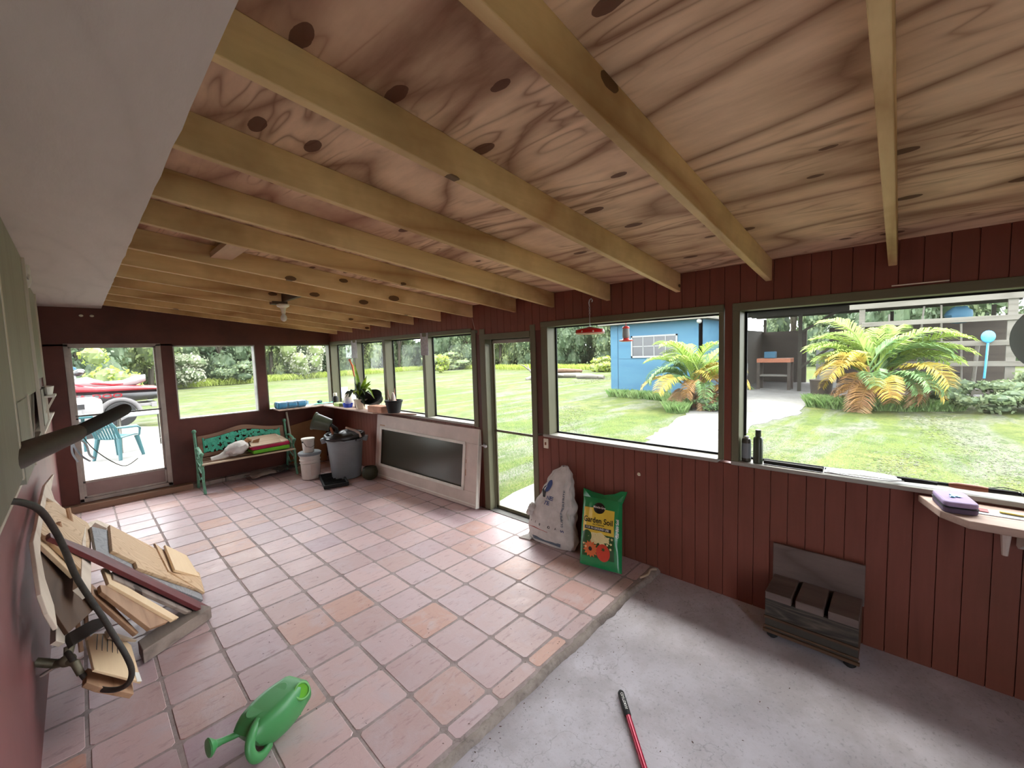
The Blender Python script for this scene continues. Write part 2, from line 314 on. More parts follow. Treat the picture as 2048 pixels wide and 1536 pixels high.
# ------------------------------------------------------------------ mesh helpers (coordinates in feet)
def rotm(rx=0, ry=0, rz=0):
    return (Matrix.Rotation(rz, 4, 'Z') @ Matrix.Rotation(ry, 4, 'Y') @ Matrix.Rotation(rx, 4, 'X'))
class B:
    def __init__(s): s.bm = bmesh.new(); s.mi = 0
    def _mark(s, faces):
        for f in faces: f.material_index = s.mi
        return s
    def box(s, c, d, m=None):
        v = [s.bm.verts.new(Vector((x*d[0]/2, y*d[1]/2, z*d[2]/2))) for x in (-1, 1) for y in (-1, 1) for z in (-1, 1)]
        mt = Matrix.Translation(Vector(c)) @ (m or Matrix())
        for q in v: q.co = mt @ q.co
        fs = [s.bm.faces.new([v[i] for i in ix]) for ix in ((0, 1, 3, 2), (4, 6, 7, 5), (0, 4, 5, 1), (2, 3, 7, 6), (0, 2, 6, 4), (1, 5, 7, 3))]
        return s._mark(fs)
    def span(s, a, b):
        return s.box([(p+q)/2 for p, q in zip(a, b)], [abs(q-p) for p, q in zip(a, b)])
    def beam(s, p, q, w, h, up=(0, 0, 1)):
        p, q = Vector(p), Vector(q); z = (q-p); L = z.length; z.normalize()
        x = Vector(up).cross(z)
        if x.length < 1e-4: x = Vector((1, 0, 0)).cross(z)
        x.normalize(); y = z.cross(x); m = Matrix((x, y, z)).transposed().to_4x4()
        return s.box((p+q)/2, (w, h, L), m)
    def ring(s, c, x, y, rx, ry, n):
        return [s.bm.verts.new(Vector(c) + x*math.cos(2*math.pi*i/n)*rx + y*math.sin(2*math.pi*i/n)*ry) for i in range(n)]
    def skin(s, rings, cap=True, closed=False):
        fs = []
        n = len(rings[0]); rr = rings + [rings[0]] if closed else rings
        for a, b in zip(rr[:-1], rr[1:]):
            for i in range(n):
                j = (i+1) % n; fs.append(s.bm.faces.new((a[i], a[j], b[j], b[i])))
        if cap and not closed:
            fs.append(s.bm.faces.new(list(reversed(rings[0])))); fs.append(s.bm.faces.new(rings[-1]))
        return s._mark(fs)
    def cyl(s, p, q, r0, r1=None, n=16, cap=True):
        return s.tube([p, q], [r0, r0 if r1 is None else r1], n, cap)
    def tube(s, pts, rad, n=10, cap=True, closed=False, flat=1.0):
        pts = [Vector(p) for p in pts]
        if not isinstance(rad, (list, tuple)): rad = [rad]*len(pts)
        rings = []; prev = None
        for i, p in enumerate(pts):
            if closed: t = pts[(i+1) % len(pts)] - pts[i-1]
            else: t = pts[min(i+1, len(pts)-1)] - pts[max(i-1, 0)]
            t.normalize()
            if prev is None: x = t.orthogonal().normalized()
            else:
                x = prev - t*prev.dot(t)
                x = x.normalized() if x.length > 1e-5 else t.orthogonal().normalized()
            prev = x; y = t.cross(x); rings.append(s.ring(p, x, y, rad[i], rad[i]*flat, n))
        return s.skin(rings, cap, closed)
    def lathe(s, prof, c=(0, 0, 0), m=None, n=24, cap=True, sx=1, sy=1):
        m = m or Matrix(); c = Vector(c); rings = []
        for r, z in prof:
            rings.append([s.bm.verts.new(c + (m @ Vector((math.cos(2*math.pi*i/n)*r*sx, math.sin(2*math.pi*i/n)*r*sy, z)))) for i in range(n)])
        return s.skin(rings, cap)
    def ball(s, c, r, m=None, seg=16, k=0, sd=0):
        rings = []; rr = r if isinstance(r, (list, tuple)) else (r, r, r); m = m or Matrix(); c = Vector(c)
        fs = []
        for j in range(1, seg//2):
            th = math.pi*j/(seg//2); ring = []
            for i in range(seg):
                ph = 2*math.pi*i/seg; d = Vector((math.sin(th)*math.cos(ph), math.sin(th)*math.sin(ph), -math.cos(th)))
                w = 1 + (k*noise.noise(d*2.2 + Vector((sd, sd, sd))) if k else 0)
                ring.append(s.bm.verts.new(c + m @ Vector((d.x*rr[0]*w, d.y*rr[1]*w, d.z*rr[2]*w))))
            rings.append(ring)
        a = s.bm.verts.new(c + m @ Vector((0, 0, -rr[2]))); b = s.bm.verts.new(c + m @ Vector((0, 0, rr[2])))
        s.skin(rings, False)
        for i in range(seg):
            j = (i+1) % seg
            fs.append(s.bm.faces.new((a, rings[0][j], rings[0][i]))); fs.append(s.bm.faces.new((b, rings[-1][i], rings[-1][j])))
        return s._mark(fs)
    def prism(s, poly, t, m=None, off=0):
        """2D polygon (x,y) extruded t along local z"""
        m = m or Matrix()
        a = [s.bm.verts.new(m @ Vector((x, y, off))) for x, y in poly]; b = [s.bm.verts.new(m @ Vector((x, y, off+t))) for x, y in poly]
        fs = [s.bm.faces.new(list(reversed(a))), s.bm.faces.new(b)]; n = len(poly)
        for i in range(n):
            j = (i+1) % n; fs.append(s.bm.faces.new((a[i], a[j], b[j], b[i])))
        return s._mark(fs)
    def slab(s, pts, nrm, t):
        """3D outline thickened by t against its normal"""
        nrm = Vector(nrm).normalized(); a = [s.bm.verts.new(Vector(p)) for p in pts]; b = [s.bm.verts.new(Vector(p) - nrm*t) for p in pts]
        fs = [s.bm.faces.new(a), s.bm.faces.new(list(reversed(b)))]; n = len(pts)
        for i in range(n):
            j = (i+1) % n; fs.append(s.bm.faces.new((a[i], b[i], b[j], a[j])))
        return s._mark(fs)
    def grid(s, fn, nu, nv, cu=False, cv=False):
        V = [[s.bm.verts.new(Vector(fn(i/nu, j/nv))) for j in range(nv + (0 if cv else 1))] for i in range(nu + (0 if cu else 1))]
        fs = []
        for i in range(nu):
            for j in range(nv):
                a = V[i]; b = V[(i+1) % len(V)]; j2 = (j+1) % len(a)
                fs.append(s.bm.faces.new((a[j], b[j], b[j2], a[j2])))
        return s._mark(fs)
    def leaf(s, pts, w, fold=.25, up=(0, 0, 1)):
        """strap leaf along pts with widths w, slightly folded"""
        pts = [Vector(p) for p in pts]; L = []; Rr = []; M_ = []; n = len(pts)
        for i, p in enumerate(pts):
            t = (pts[min(i+1, n-1)]-pts[max(i-1, 0)]).normalized(); x = t.cross(Vector(up))
            x = x.normalized() if x.length > 1e-4 else Vector((1, 0, 0)); z = x.cross(t)
            L.append(s.bm.verts.new(p - x*w[i] + z*w[i]*fold)); Rr.append(s.bm.verts.new(p + x*w[i] + z*w[i]*fold)); M_.append(s.bm.verts.new(p))
        fs = []
        for i in range(n-1):
            fs.append(s.bm.faces.new((L[i], M_[i], M_[i+1], L[i+1]))); fs.append(s.bm.faces.new((M_[i], Rr[i], Rr[i+1], M_[i+1])))
        return s._mark(fs)
    def obj(s, name, mats, parent=None, loc=(0, 0, 0), rz=0, bev=0, smooth=False, sub=0, solid=0, norm=True):
        me = bpy.data.meshes.new(name)
        if norm: bmesh.ops.recalc_face_normals(s.bm, faces=s.bm.faces)
        bmesh.ops.scale(s.bm, vec=(FT, FT, FT), verts=s.bm.verts)
        s.bm.to_mesh(me); s.bm.free()
        for mt in (mats if isinstance(mats, (list, tuple)) else [mats]): me.materials.append(MAT[mt] if isinstance(mt, str) else mt)
        if smooth: me.polygons.foreach_set('use_smooth', [True]*len(me.polygons)); me.update()
        o = bpy.data.objects.new(name, me); COL.objects.link(o)
        o.location = Vector(loc)*FT; o.rotation_euler = (0, 0, rz)
        if parent: o.parent = parent
        if solid: md = o.modifiers.new('solid', 'SOLIDIFY'); md.thickness = solid*FT; md.offset = 0
        if bev: md = o.modifiers.new('bevel', 'BEVEL'); md.width = bev*FT; md.segments = 2; md.limit_method = 'ANGLE'; md.angle_limit = .7
        if sub: md = o.modifiers.new('sub', 'SUBSURF'); md.levels = sub; md.render_levels = sub
        if smooth:
            try: me.set_sharp_from_angle(angle=math.radians(42))
            except Exception: pass
        return o
def tag(o, label, cat, group=None, kind=None):
    if label: o['label'] = label
    if cat: o['category'] = cat
    if group: o['group'] = group
    if kind: o['kind'] = kind
    return o
def thing(name, label, cat, loc=(0, 0, 0), rz=0, group=None, kind=None):
    o = bpy.data.objects.new(name, None); COL.objects.link(o); o.empty_display_size = .1
    o.location = Vector(loc)*FT; o.rotation_euler = (0, 0, rz)
    return tag(o, label, cat, group, kind)
def structure(o): o['kind'] = 'structure'; return o
def text_polys(txt, size, extrude=0):
    cu = bpy.data.curves.new('t', 'FONT'); cu.body = txt; cu.size = size; cu.align_x = 'CENTER'; cu.align_y = 'CENTER'; cu.resolution_u = 3; cu.offset = size*.018
    ob = bpy.data.objects.new('t', cu); COL.objects.link(ob)
    dg = bpy.context.evaluated_depsgraph_get(); dg.update(); me = bpy.data.meshes.new_from_object(ob.evaluated_get(dg))
    vs = [tuple(v.co) for v in me.vertices]; fs = [tuple(p.vertices) for p in me.polygons]
    bpy.data.objects.remove(ob); bpy.data.curves.remove(cu); bpy.data.meshes.remove(me)
    return vs, fs
def add_text(b, txt, size, fn, sx=1.0, rot=0):
    """lettering laid onto a surface: fn(x, y) -> 3D point"""
    vs, fs = text_polys(txt, size); c, s = math.cos(rot), math.sin(rot)
    V = [b.bm.verts.new(Vector(fn(x*sx*c - y*s, x*sx*s + y*c))) for x, y, _ in vs]
    out = []
    for f in fs:
        try: out.append(b.bm.faces.new([V[i] for i in f]))
        except ValueError: pass
    return b._mark(out)

# ================================================================== THE PORCH
XW, YF, XL, YB = 2.0, 17.97, -9.5, -13.0      # inner faces: right wall, far wall, left wall, near end
zr = lambda x: 7.476 + .1123*(2.05 - x)       # underside of the rafters
CZ = .46
# ---- tiled floor (raised bevelled tiles on grout), curb and concrete slab
b = B()
b.mi = 1; b.span((XL-.3, -2.42, -.16), (XW+.1, YF, -.014)); b.mi = 0
rt = random.Random(3)
def tile(x0, x1, y0, y1):
    g = .016 + rt.random()*.012; h = -.004 - rt.random()*.008
    j = lambda: (rt.random()-.5)*.018
    lo = [(x0+g+j(), y0+g+j()), (x1-g+j(), y0+g+j()), (x1-g+j(), y1-g+j()), (x0+g+j(), y1-g+j())]
    cx, cy = (x0+x1)/2, (y0+y1)/2
    def ringp(k, z, rr):
        out = []
        for i, (x, y) in enumerate(lo):
            px, py = lo[i-1]; nx, ny = lo[(i+1) % 4]
            for (qx, qy) in ((px, py), (nx, ny)):
                L = math.hypot(qx-x, qy-y); xx, yy = x+(qx-x)/L*rr, y+(qy-y)/L*rr
                out.append(b.bm.verts.new((cx+(xx-cx)*k, cy+(yy-cy)*k, z)))
        return out
    b.skin([ringp(1, -.06, .05), ringp(1, h-.012, .05), ringp(.975, h, .05)])
for i in range(-10, 2):
    for j in range(-2, 18): tile(max(i, XL-.2), min(i+1, XW+.05), j, min(j+1, YF))
    tile(max(i, XL-.2), min(i+1, XW+.05), -2.34, -2.0)
structure(b.obj('floor', ['tile', 'grout']))
b = B()
def curbf(u, v):
    x = XL + (XW-XL+.1)*u; a = math.pi*v
    w = .05*noise.noise(Vector((x*1.3, 0, 0))) + .03*noise.noise(Vector((x*5, 3, 0)))
    wide = .09 + .02*noise.noise(Vector((x*2, 7, 0))) + (.06 if x > 1.3 else 0)
    return (x, -2.42 + w - math.cos(a)*wide, -.13 + math.sin(a)*(.125+.015*noise.noise(Vector((x*6, v*4, 1)))))
b.grid(curbf, 140, 8)
structure(b.obj('trim_1', 'curb', smooth=True))
b = B(); b.span((XL-.4, YB-3, -.4), (XW+.2, -2.3, -.125))
structure(b.obj('floor_slab', 'slab'))

# ---- right-hand wall: siding planks, header, posts
def planks(b, y0, y1, z0, z1, x, ph=-2.155, w=.3335, t=.03):
    k = math.floor((y0-ph)/w)
    y = ph + k*w
    while y < y1:
        a, c = max(y, y0), min(y+w-.014, y1)
        if c - a > .01: b.span((x, a, z0), (x+t, c, z1))
        y += w
DOOR = (1.95, 4.2)
b = B()
segs_lo = [(YB, 1.93), (4.24, YF+.4)]
for a, c in segs_lo: b.span((XW+.03, a, -.16), (XW+.45, c, 3.24))
b.span((XW+.03, YB, 6.98), (XW+.45, YF+.4, 8.02)); b.span((XW+.03, YB, 3.24), (XW+.45, -10.3, 6.98))  # solid end beyond the window, out of view, put in to darken the corner
planks(b, YB, 1.72, -.14, 3.22, XW); planks(b, 4.95, YF, 0, 3.22, XW)
planks(b, YB, YF, 7.03, 8.0, XW)
b.span((XW, -4.33, 3.3), (XW+.1, -4.17, 7.04))
structure(b.obj('wall_right', 'redplank'))
# posts and trims of the right wall, each its own piece
def post(n, y0, y1, z0=3.3, z1=7.0, x0=XW-.02, x1=XW+.46, mt='olive'):
    b = B(); b.span((x0, y0, z0), (x1, y1, z1)); return structure(b.obj('trim_%d' % n, mt, bev=.012))
tn = 2
for (y0, y1, z0) in ((17.85, 18.0, 3.3), (14.72, 15.02, 3.3), (11.5, 11.76, 3.3), (8.1, 8.32, 3.3), (4.72, 4.98, 3.2), (4.2, 4.5, 0), (1.72, 1.95, -.1), (1.2, 1.47, 3.3), (-4.15, -4.04, 3.3), (-4.5, -4.34, 3.3), (-10.3, -10.1, 3.3)):
    post(tn, y0, y1, z0, 7.0); tn += 1
b = B(); b.span((XW+.01, 4.5, 0), (XW+.4, 4.72, 6.88)); b.span((XW+.01, 1.47, 3.3), (XW+.4, 1.72, 6.86)); structure(b.obj('trim_%d' % tn, 'redwall')); tn += 1
for (y0, y1, z0, z1) in ((4.95, YF, 6.9, 7.07), (1.2, 4.75, 6.62, 6.78) if False else (1.95, 4.5, 6.6, 6.8), (-4.15, 1.47, 6.88, 7.06), (YB, -4.34, 6.88, 7.06)):
    b = B(); b.span((XW-.035, y0, z0), (XW+.42, y1, z1)); structure(b.obj('trim_%d' % tn, 'oliveh', bev=.012)); tn += 1
b = B(); b.span((XW+.05, 1.95, 6.78), (XW+.44, 4.5, 7.0)); planks(b, 1.47, 4.6, 6.8, 7.04, XW+.0); structure(b.obj('trim_%d' % tn, 'redplank')); tn += 1
# sills
for (y0, y1, x0) in ((4.98, YF, XW-.05), (-4.04, 1.45, XW-.06), (YB, -4.34, XW-.06)):
    b = B(); b.span((x0, y0, 3.23), (XW+.5, y1, 3.32)); structure(b.obj('trim_%d' % tn, 'sill', bev=.015)); tn += 1
# window panes set back in the wall, right side
wn = 1
def rwin(y0, y1, z0=3.32, z1=6.92, x=XW+.43, fr=.05):
    global wn
    b = B()
    for (ya, yb, za, zb) in ((y0, y0+fr, z0, z1), (y1-fr, y1, z0, z1), (y0, y1, z0, z0+fr), (y0, y1, z1-fr*1.6, z1)):
        b.span((x-.02, ya, za), (x+.02, yb, zb))
    o = structure(b.obj('window_%d' % wn, 'black'))
    b = B(); b.span((x-.004, y0+.02, z0+.02), (x+.004, y1-.02, z1-.02)); b.obj('pane', 'glass', parent=o)
    wn += 1
for y0, y1 in ((15.02, 17.85), (11.76, 14.72), (8.32, 11.5), (4.98, 8.1), (-4.04, 1.2), (-10.2, -4.5)): rwin(y0, y1)
# right-hand screen door
b = B()
for (ya, yb, za, zb) in ((1.97, 2.09, .02, 6.6), (4.06, 4.18, .02, 6.6), (1.97, 4.18, 6.47, 6.6), (1.97, 4.18, .02, .14), (1.97, 4.18, 3.05, 3.14)):
    b.span((XW+.3, ya, za), (XW+.36, yb, zb))
dr = structure(b.obj('door_1', 'olive', bev=.01))
b = B(); b.span((XW+.325, 2.0, .1), (XW+.335, 4.15, 6.5)); b.obj('screen', 'glass', parent=dr)
b = B(); b.beam((XW+.31, 2.15, .16), (XW+.31, 2.0, .34), .02, .09); b.obj('corner_bracket', 'darksteel', parent=dr)
b = B(); b.span((XW+.24, 4.05, 6.44), (XW+.34, 2.1, 6.56)); b.obj('header_rail', 'frame', parent=dr)
b = B(); b.span((XW-.05, 1.95, -.1), (XW+.6, 4.2, .012)); structure(b.obj('trim_%d' % tn, 'path', bev=.01)); tn += 1

# ---- far wall
b = B()
yo = YF+.42
def fw(x0, x1, z0, z1): b.span((x0, YF, z0), (x1, yo, z1))
fw(XL-.3, -8.97, -.1, 7.0); fw(-5.88, -5.44, -.1, 7.0); fw(-5.44, 1.95, -.1, 3.36); fw(-2.02, -1.55, 3.36, 6.92); fw(1.95, 2.5, -.1, 6.92)
fw(-8.97, -5.88, -.1, .3); fw(XL-.3, 2.5, 6.92, 9.2)
structure(b.obj('wall_far', 'redwall'))
for (x0, x1) in ((-5.44, -2.02), (-1.55, 1.95)):
    b = B(); f = .045
    for (xa, xb, za, zb) in ((x0, x0+f, 3.36, 6.92), (x1-f, x1, 3.36, 6.92), (x0, x1, 6.86, 6.92), (x0, x1, 3.36, 3.4)):
        b.span((xa, YF-.01, za), (xb, yo+.01, zb))
    o = structure(b.obj('window_%d' % wn, 'sill' if wn == 7 else 'olive')); wn += 1
    b = B(); b.span((x0+.02, yo-.03, 3.38), (x1-.02, yo-.022, 6.9)); b.obj('pane', 'glass', parent=o)
# far storm door
b = B()
for (xa, xb, za, zb) in ((-8.97, -8.83, .28, 7.0), (-6.06, -5.88, .28, 7.0), (-8.97, -5.88, 6.9, 7.02), (-8.97, -5.88, .26, .42)):
    b.span((xa, YF-.02, za), (xb, YF+.2, zb))
dr = structure(b.obj('door_2', 'frame', bev=.01))
b = B()
for (xa, xb, za, zb) in ((-8.83, -8.75, .42, 6.9), (-6.14, -6.06, .42, 6.9), (-8.83, -6.06, 6.84, 6.9), (-8.83, -6.06, 1.06, 1.16), (-8.83, -6.06, .42, .5)): b.span((xa, YF+.06, za), (xb, YF+.14, zb))
b.obj('leaf_frame', 'frame', parent=dr, bev=.008)
b = B(); b.span((-8.76, YF+.09, .48), (-6.12, YF+.12, 1.08)); b.obj('kick_panel', 'kick', parent=dr)
b = B(); b.span((-8.85, YF+.03, 3.93), (-6.06, YF+.1, 4.0)); b.obj('cross_bar', 'darksteel', parent=dr)
b = B(); b.span((-8.76, YF+.1, 1.1), (-6.12, YF+.106, 6.86)); b.obj('pane', 'glass', parent=dr)
b = B(); b.cyl((-8.79, YF+.05, 3.85), (-8.79, YF-.06, 3.85), .035); b.obj('latch', 'black', parent=dr)
b = B(); b.span((XL, 17.45, -.02), (-5.2, YF, .25)); structure(b.obj('trim_%d' % tn, 'benchwood', bev=.02)); tn += 1
b = B(); b.span((-5.2, 17.6, -.02), (1.9, YF, .2)); structure(b.obj('trim_%d' % tn, 'graywood', bev=.02)); tn += 1

# ---- left wall
b = B(); b.span((XL-.35, YB, -.1), (XL, YF, 4.2)); structure(b.obj('wall_left', 'pinkwall'))
b = B(); b.span((XL-.35, YB, 4.2), (XL-.12, YF, 9.2)); structure(b.obj('wall_left_upper', 'redwall'))
b = B(); b.span((XL-.12, YB, 4.2), (XL+.1, YF-.02, 4.26)); structure(b.obj('trim_%d' % tn, 'batten', bev=.01)); tn += 1
# unseen near end: wall on the right, open bay left, sized to set the light
b = B(); b.span((-6.6, YB-.3, -.2), (2.45, YB, 8.6)); b.span((XL-.3, YB-.3, 7.3), (-6.6, YB, 9.2)); structure(b.obj('wall_near', 'redwall'))

# ---- ceiling: plywood deck, rafters, blocking, painted soffit board
b = B()
x0, x1 = XL-.6, 3.6
for (ya, yb) in ((YB-.6, -11.1), (-11.09, -3.06), (-3.05, 4.95), (4.96, 12.95), (12.96, YF+1.2)):
    pts = [(x0, ya), (x1, ya), (x1, yb), (x0, yb)]
    m = Matrix.Identity(4)
    vs = [b.bm.verts.new((x, y, zr(x)+CZ+dz)) for dz in (0, .06) for x, y in pts]
    b._mark([b.bm.faces.new([vs[i] for i in ix]) for ix in ((3, 2, 1, 0), (4, 5, 6, 7), (0, 1, 5, 4), (1, 2, 6, 5), (2, 3, 7, 6), (3, 0, 4, 7))])
structure(b.obj('ceiling', 'ply'))
def rafter(y, w=.125, dz=0, x0=XL+.05, x1=XW+.02):
    b = B(); pts = [(x0, zr(x0)+dz), (x1, zr(x1)+dz), (x1, zr(x1)+CZ), (x0, zr(x0)+CZ)]
    b.prism([(x, z) for x, z in pts], w, Matrix(((1, 0, 0, 0), (0, 0, -1, 0), (0, 1, 0, 0), (0, 0, 0, 1))), -w/2)
    o = b.obj('rafter', 'rafter', loc=(0, y, 0), bev=.012); return structure(o)
for y in (-11.06, -9.06, -7.08, -5.06, -3.06, -1.06, .95, 2.62, 4.9, 6.92, 8.94, 10.95, 12.97, 14.98, 16.9): rafter(y)  # the two nearest are out of view, added for the lighting
b = B(); b.beam((-6.05, 2.69, zr(-6.05)+.24), (-6.05, 4.83, zr(-6.05)+.24), .125, .44, (1, 0, 0)); structure(b.obj('rafter_block', 'block'))
b = B(); b.beam((-3.4, 7.0, zr(-3.4)+.2), (-3.4, 8.86, zr(-3.4)+.2), .3, .12, (1, 0, 0)); structure(b.obj('rafter_block.001', 'darkwood'))
b = B(); n = 60
top = [(XL-.1, YB), (XL-.1, YF)]
edge = [(-7.72 + .02*noise.noise(Vector((i*.9, 0, 0))) + .012*noise.noise(Vector((i*4.1, 3, 0))), YF - (YF-YB)*i/n) for i in range(n+1)]
b.prism(top + edge, .045, None, 8.535); structure(b.obj('ceiling_soffit', 'soffit'))
b = B()
for y in (-1.0, -3.05, 4.9, 6.9, 9): b.span((-7.74, y+.08, 8.56), (-7.55, y+.45, 8.8)) if False else None
# far-end seam batten and hanging thread
b.span((XW-.03, 4.84, 7.03), (XW, 4.9, 7.46)); structure(b.obj('trim_%d' % tn, 'redplank')); tn += 1

# ================================================================== OUTSIDE
G0 = -.5
b = B()
def groundf(u, v):
    x, y = -90 + 330*u, -70 + 370*v
    far = max(0, math.hypot(x, y) - 60)
    return (x, y, G0 + min(1, far/40)*.3*noise.noise(Vector((x*.05, y*.05, 0))))
b.grid(groundf, 90, 90); structure(b.obj('lawn', 'lawn', smooth=True))
b = B(); b.slab([(2.6, 1.0, -.3), (6.2, 1.0, -.3), (9, 2.2, -.3), (6.4, 5.6, -.3), (4.7, 5.5, -.3), (2.6, 5.0, -.3)], (0, 0, 1), .15)
structure(b.obj('trim_%d' % tn, 'path')); tn += 1
b = B()
def dens(P, n=9):
    out = []; q = random.Random(44)
    for (x0_, y0_), (x1_, y1_) in zip(P[:-1], P[1:]):
        for k in range(n): f = k/n; out.append((x0_+(x1_-x0_)*f + q.uniform(-.3, .3), y0_+(y1_-y0_)*f + q.uniform(-.22, .22)))
    return out + [P[-1]]
L_ = dens([(9, 2.6), (17.9, 5.8), (22.3, 6.5), (32.5, 8.2), (36, 8.6), (44.7, 11), (70, 14)]); R_ = dens([(76, -6), (55, -3), (49.6, .2), (37, -.4), (29.3, 1.5), (18.4, .6), (9, -2.4)])
jr = random.Random(5)
b.slab([(x + jr.uniform(-.2, .2), y+jr.uniform(-.15, .15), -.455) for x, y in L_+R_], (0, 0, 1), .3); structure(b.obj('trim_%d' % tn, 'path')); tn += 1
b = B(); b.slab([(-30, YF+.45, -.13), (-3.0, YF+.45, -.13), (-2.2, 36, -.13), (-3.2, 46, -.13), (-6, 50, -.13), (-30, 50, -.13)], (0, 0, 1), .4); structure(b.obj('trim_%d' % tn, 'path')); tn += 1

# ---- grass blades and clipping wisps near the porch
def blades(name, label, n, area, h, mt, w=.02, seed=1, lean=.6):
    rr = random.Random(seed); b = B(); k = 0
    while k < n:
        p = area(rr)
        if p is None: continue
        x, y, z = p; k += 1; a = rr.uniform(0, 6.28); hh = h*rr.uniform(.5, 1.2); dx, dy = math.cos(a), math.sin(a)
        l = lean*hh*rr.uniform(.2, 1)
        v = [b.bm.verts.new(q) for q in ((x-dy*w, y+dx*w, z), (x+dy*w, y-dx*w, z), (x+dx*l*.5, y+dy*l*.5, z+hh*.7), (x+dx*l*1.3, y+dy*l*1.3, z+hh))]
        b.bm.faces.new((v[0], v[1], v[2])).material_index = 0; b.bm.faces.new((v[0], v[2], v[3])).material_index = 0
    return tag(b.obj(name, mt, norm=False), label, 'grass', None, 'stuff')
def inpoly(x, y, P):
    c = False
    for i in range(len(P)):
        (x1, y1), (x2, y2) = P[i-1], P[i]
        if (y1 > y) != (y2 > y) and x < (x2-x1)*(y-y1)/(y2-y1)+x1: c = not c
    return c
DRV = L_+R_; PTH = [(2.5, .8), (6.3, .8), (9.2, 2.2), (6.5, 5.8), (2.5, 5.2)]
def near(rr):
    d = 3 + 26*rr.random()**1.4; x = 2.6 + d - 3 + .2; y = rr.uniform(-12, 26)*(.5+d/40)
    if inpoly(x, y, DRV) or inpoly(x, y, PTH): return None
    return (x, y, G0-.03)
blades('lawn_grass', 'short mown grass of the lawn just outside the porch windows', 42000, near, .13, 'bladegreen', .012, 2)
def tuft(P, jit):
    def f(rr):
        x, y = rr.choice(P); r = jit*math.sqrt(rr.random()); a = rr.uniform(0, 6.28); x += r*math.cos(a); y += r*math.sin(a)*1.1
        if inpoly(x, y, DRV): return None
        return (x, y, G0-.05)
    return f
blades('long_grass', 'long unmown grass along the foot of the blue shed', 5000, tuft([(43.4, 22), (43, 20.5), (43, 19), (42.8, 17.5), (42.5, 16), (42, 14.6), (41, 13), (39, 12), (37, 11), (35.5, 10), (34, 9.6), (33, 9.2)], 1.0), 1.0, 'bladegreen', .03, 4)
blades('long_grass', 'long green grass growing under the big yellow palm', 9000, tuft([(45, .2), (44.5, -1), (44, -2.5), (44, -4), (44.5, -5.5), (45, -7), (46, -8.5), (47, -10)], 1.5), 1.1, 'bladegreen', .03, 5)
blades('verge_grass', 'pale tall grass fringe along the far edge of the lawn', 9000, tuft([(10+i*4.6, 136+i*.9) for i in range(20)] + [(112, 132-i*6) for i in range(12)], 4.5), 1.9, 'lime_leaf', .09, 6)
b = B()
rr = random.Random(11)
for i in range(9000):
    t = rr.random(); row = rr.choice([(4, -9, 26, 2.5, .8), (4, -5, 24, -8, .7), (14, -12, 40, -9, 1.0), (8, 6, 30, 20, 1.0), (60, 40, 90, 44, 2.0)])
    x = row[0]+(row[2]-row[0])*t + rr.gauss(0, row[4]); y = row[1]+(row[3]-row[1])*t + rr.gauss(0, row[4])
    a = rr.uniform(0, 6.28); L = rr.uniform(.06, .2)*(2 if row[0] > 50 else 1); z = G0+.09+rr.random()*.08
    dx, dy = math.cos(a)*L, math.sin(a)*L
    v = [b.bm.verts.new(q) for q in ((x, y, z), (x+dx, y+dy, z+.03), (x+dx-dy*.12, y+dy+dx*.12, z+.05), (x-dy*.1, y+dx*.1, z+.02))]
    b.bm.faces.new(v)
tag(b.obj('grass_clippings', 'clipping', norm=False), 'pale dry clippings lying in rows on the mown lawn', 'clippings', None, 'stuff')

# ---- trees of the wood edge
def crown_mesh(seed, n, mt, R=(12, 12, 15), size=.75, low=0.0):
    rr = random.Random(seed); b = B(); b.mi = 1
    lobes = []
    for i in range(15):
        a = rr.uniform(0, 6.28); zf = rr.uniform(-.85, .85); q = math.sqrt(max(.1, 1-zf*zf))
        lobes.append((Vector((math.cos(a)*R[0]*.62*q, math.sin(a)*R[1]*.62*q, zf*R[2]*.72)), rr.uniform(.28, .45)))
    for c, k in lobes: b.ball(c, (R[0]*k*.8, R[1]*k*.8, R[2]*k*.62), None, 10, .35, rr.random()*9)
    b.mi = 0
    for i in range(n):
        c, k = rr.choice(lobes); d = Vector((rr.gauss(0, 1), rr.gauss(0, 1), rr.gauss(0, 1))).normalized()
        p = c + Vector((d.x*R[0]*k, d.y*R[1]*k, d.z*R[2]*k*.8))*rr.uniform(.78, 1.12)
        t = (d + Vector((rr.gauss(0, .6), rr.gauss(0, .6), rr.gauss(0, .6)))).normalized(); x = t.orthogonal().normalized()*size*rr.uniform(.4, 1); y = t.cross(x)*rr.uniform(.5, 1.1)
        v = [b.bm.verts.new(p+q) for q in (-x, y, x, -y*.8)]
        b.bm.faces.new(v).material_index = 0
    return b
crowns = {}
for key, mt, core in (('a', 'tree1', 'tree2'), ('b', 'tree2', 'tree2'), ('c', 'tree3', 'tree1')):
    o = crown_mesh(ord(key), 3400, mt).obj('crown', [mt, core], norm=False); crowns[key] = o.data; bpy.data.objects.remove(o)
o = (lambda b: (b.tube([(0, 0, -12), (.4, .1, -5), (.2, .5, 0), (0, .3, 6)], [1.0, .8, .6, .2], 8), b.tube([(.3, .2, -4), (3, 1.5, 2), (5, 2, 6)], [.5, .35, .1], 6), b.tube([(.3, .3, -2), (-3, -1, 3), (-5, -2, 7)], [.5, .3, .1], 6), b)[-1])(B()).obj('trunk', 'trunk'); trunk_me = o.data; bpy.data.objects.remove(o)
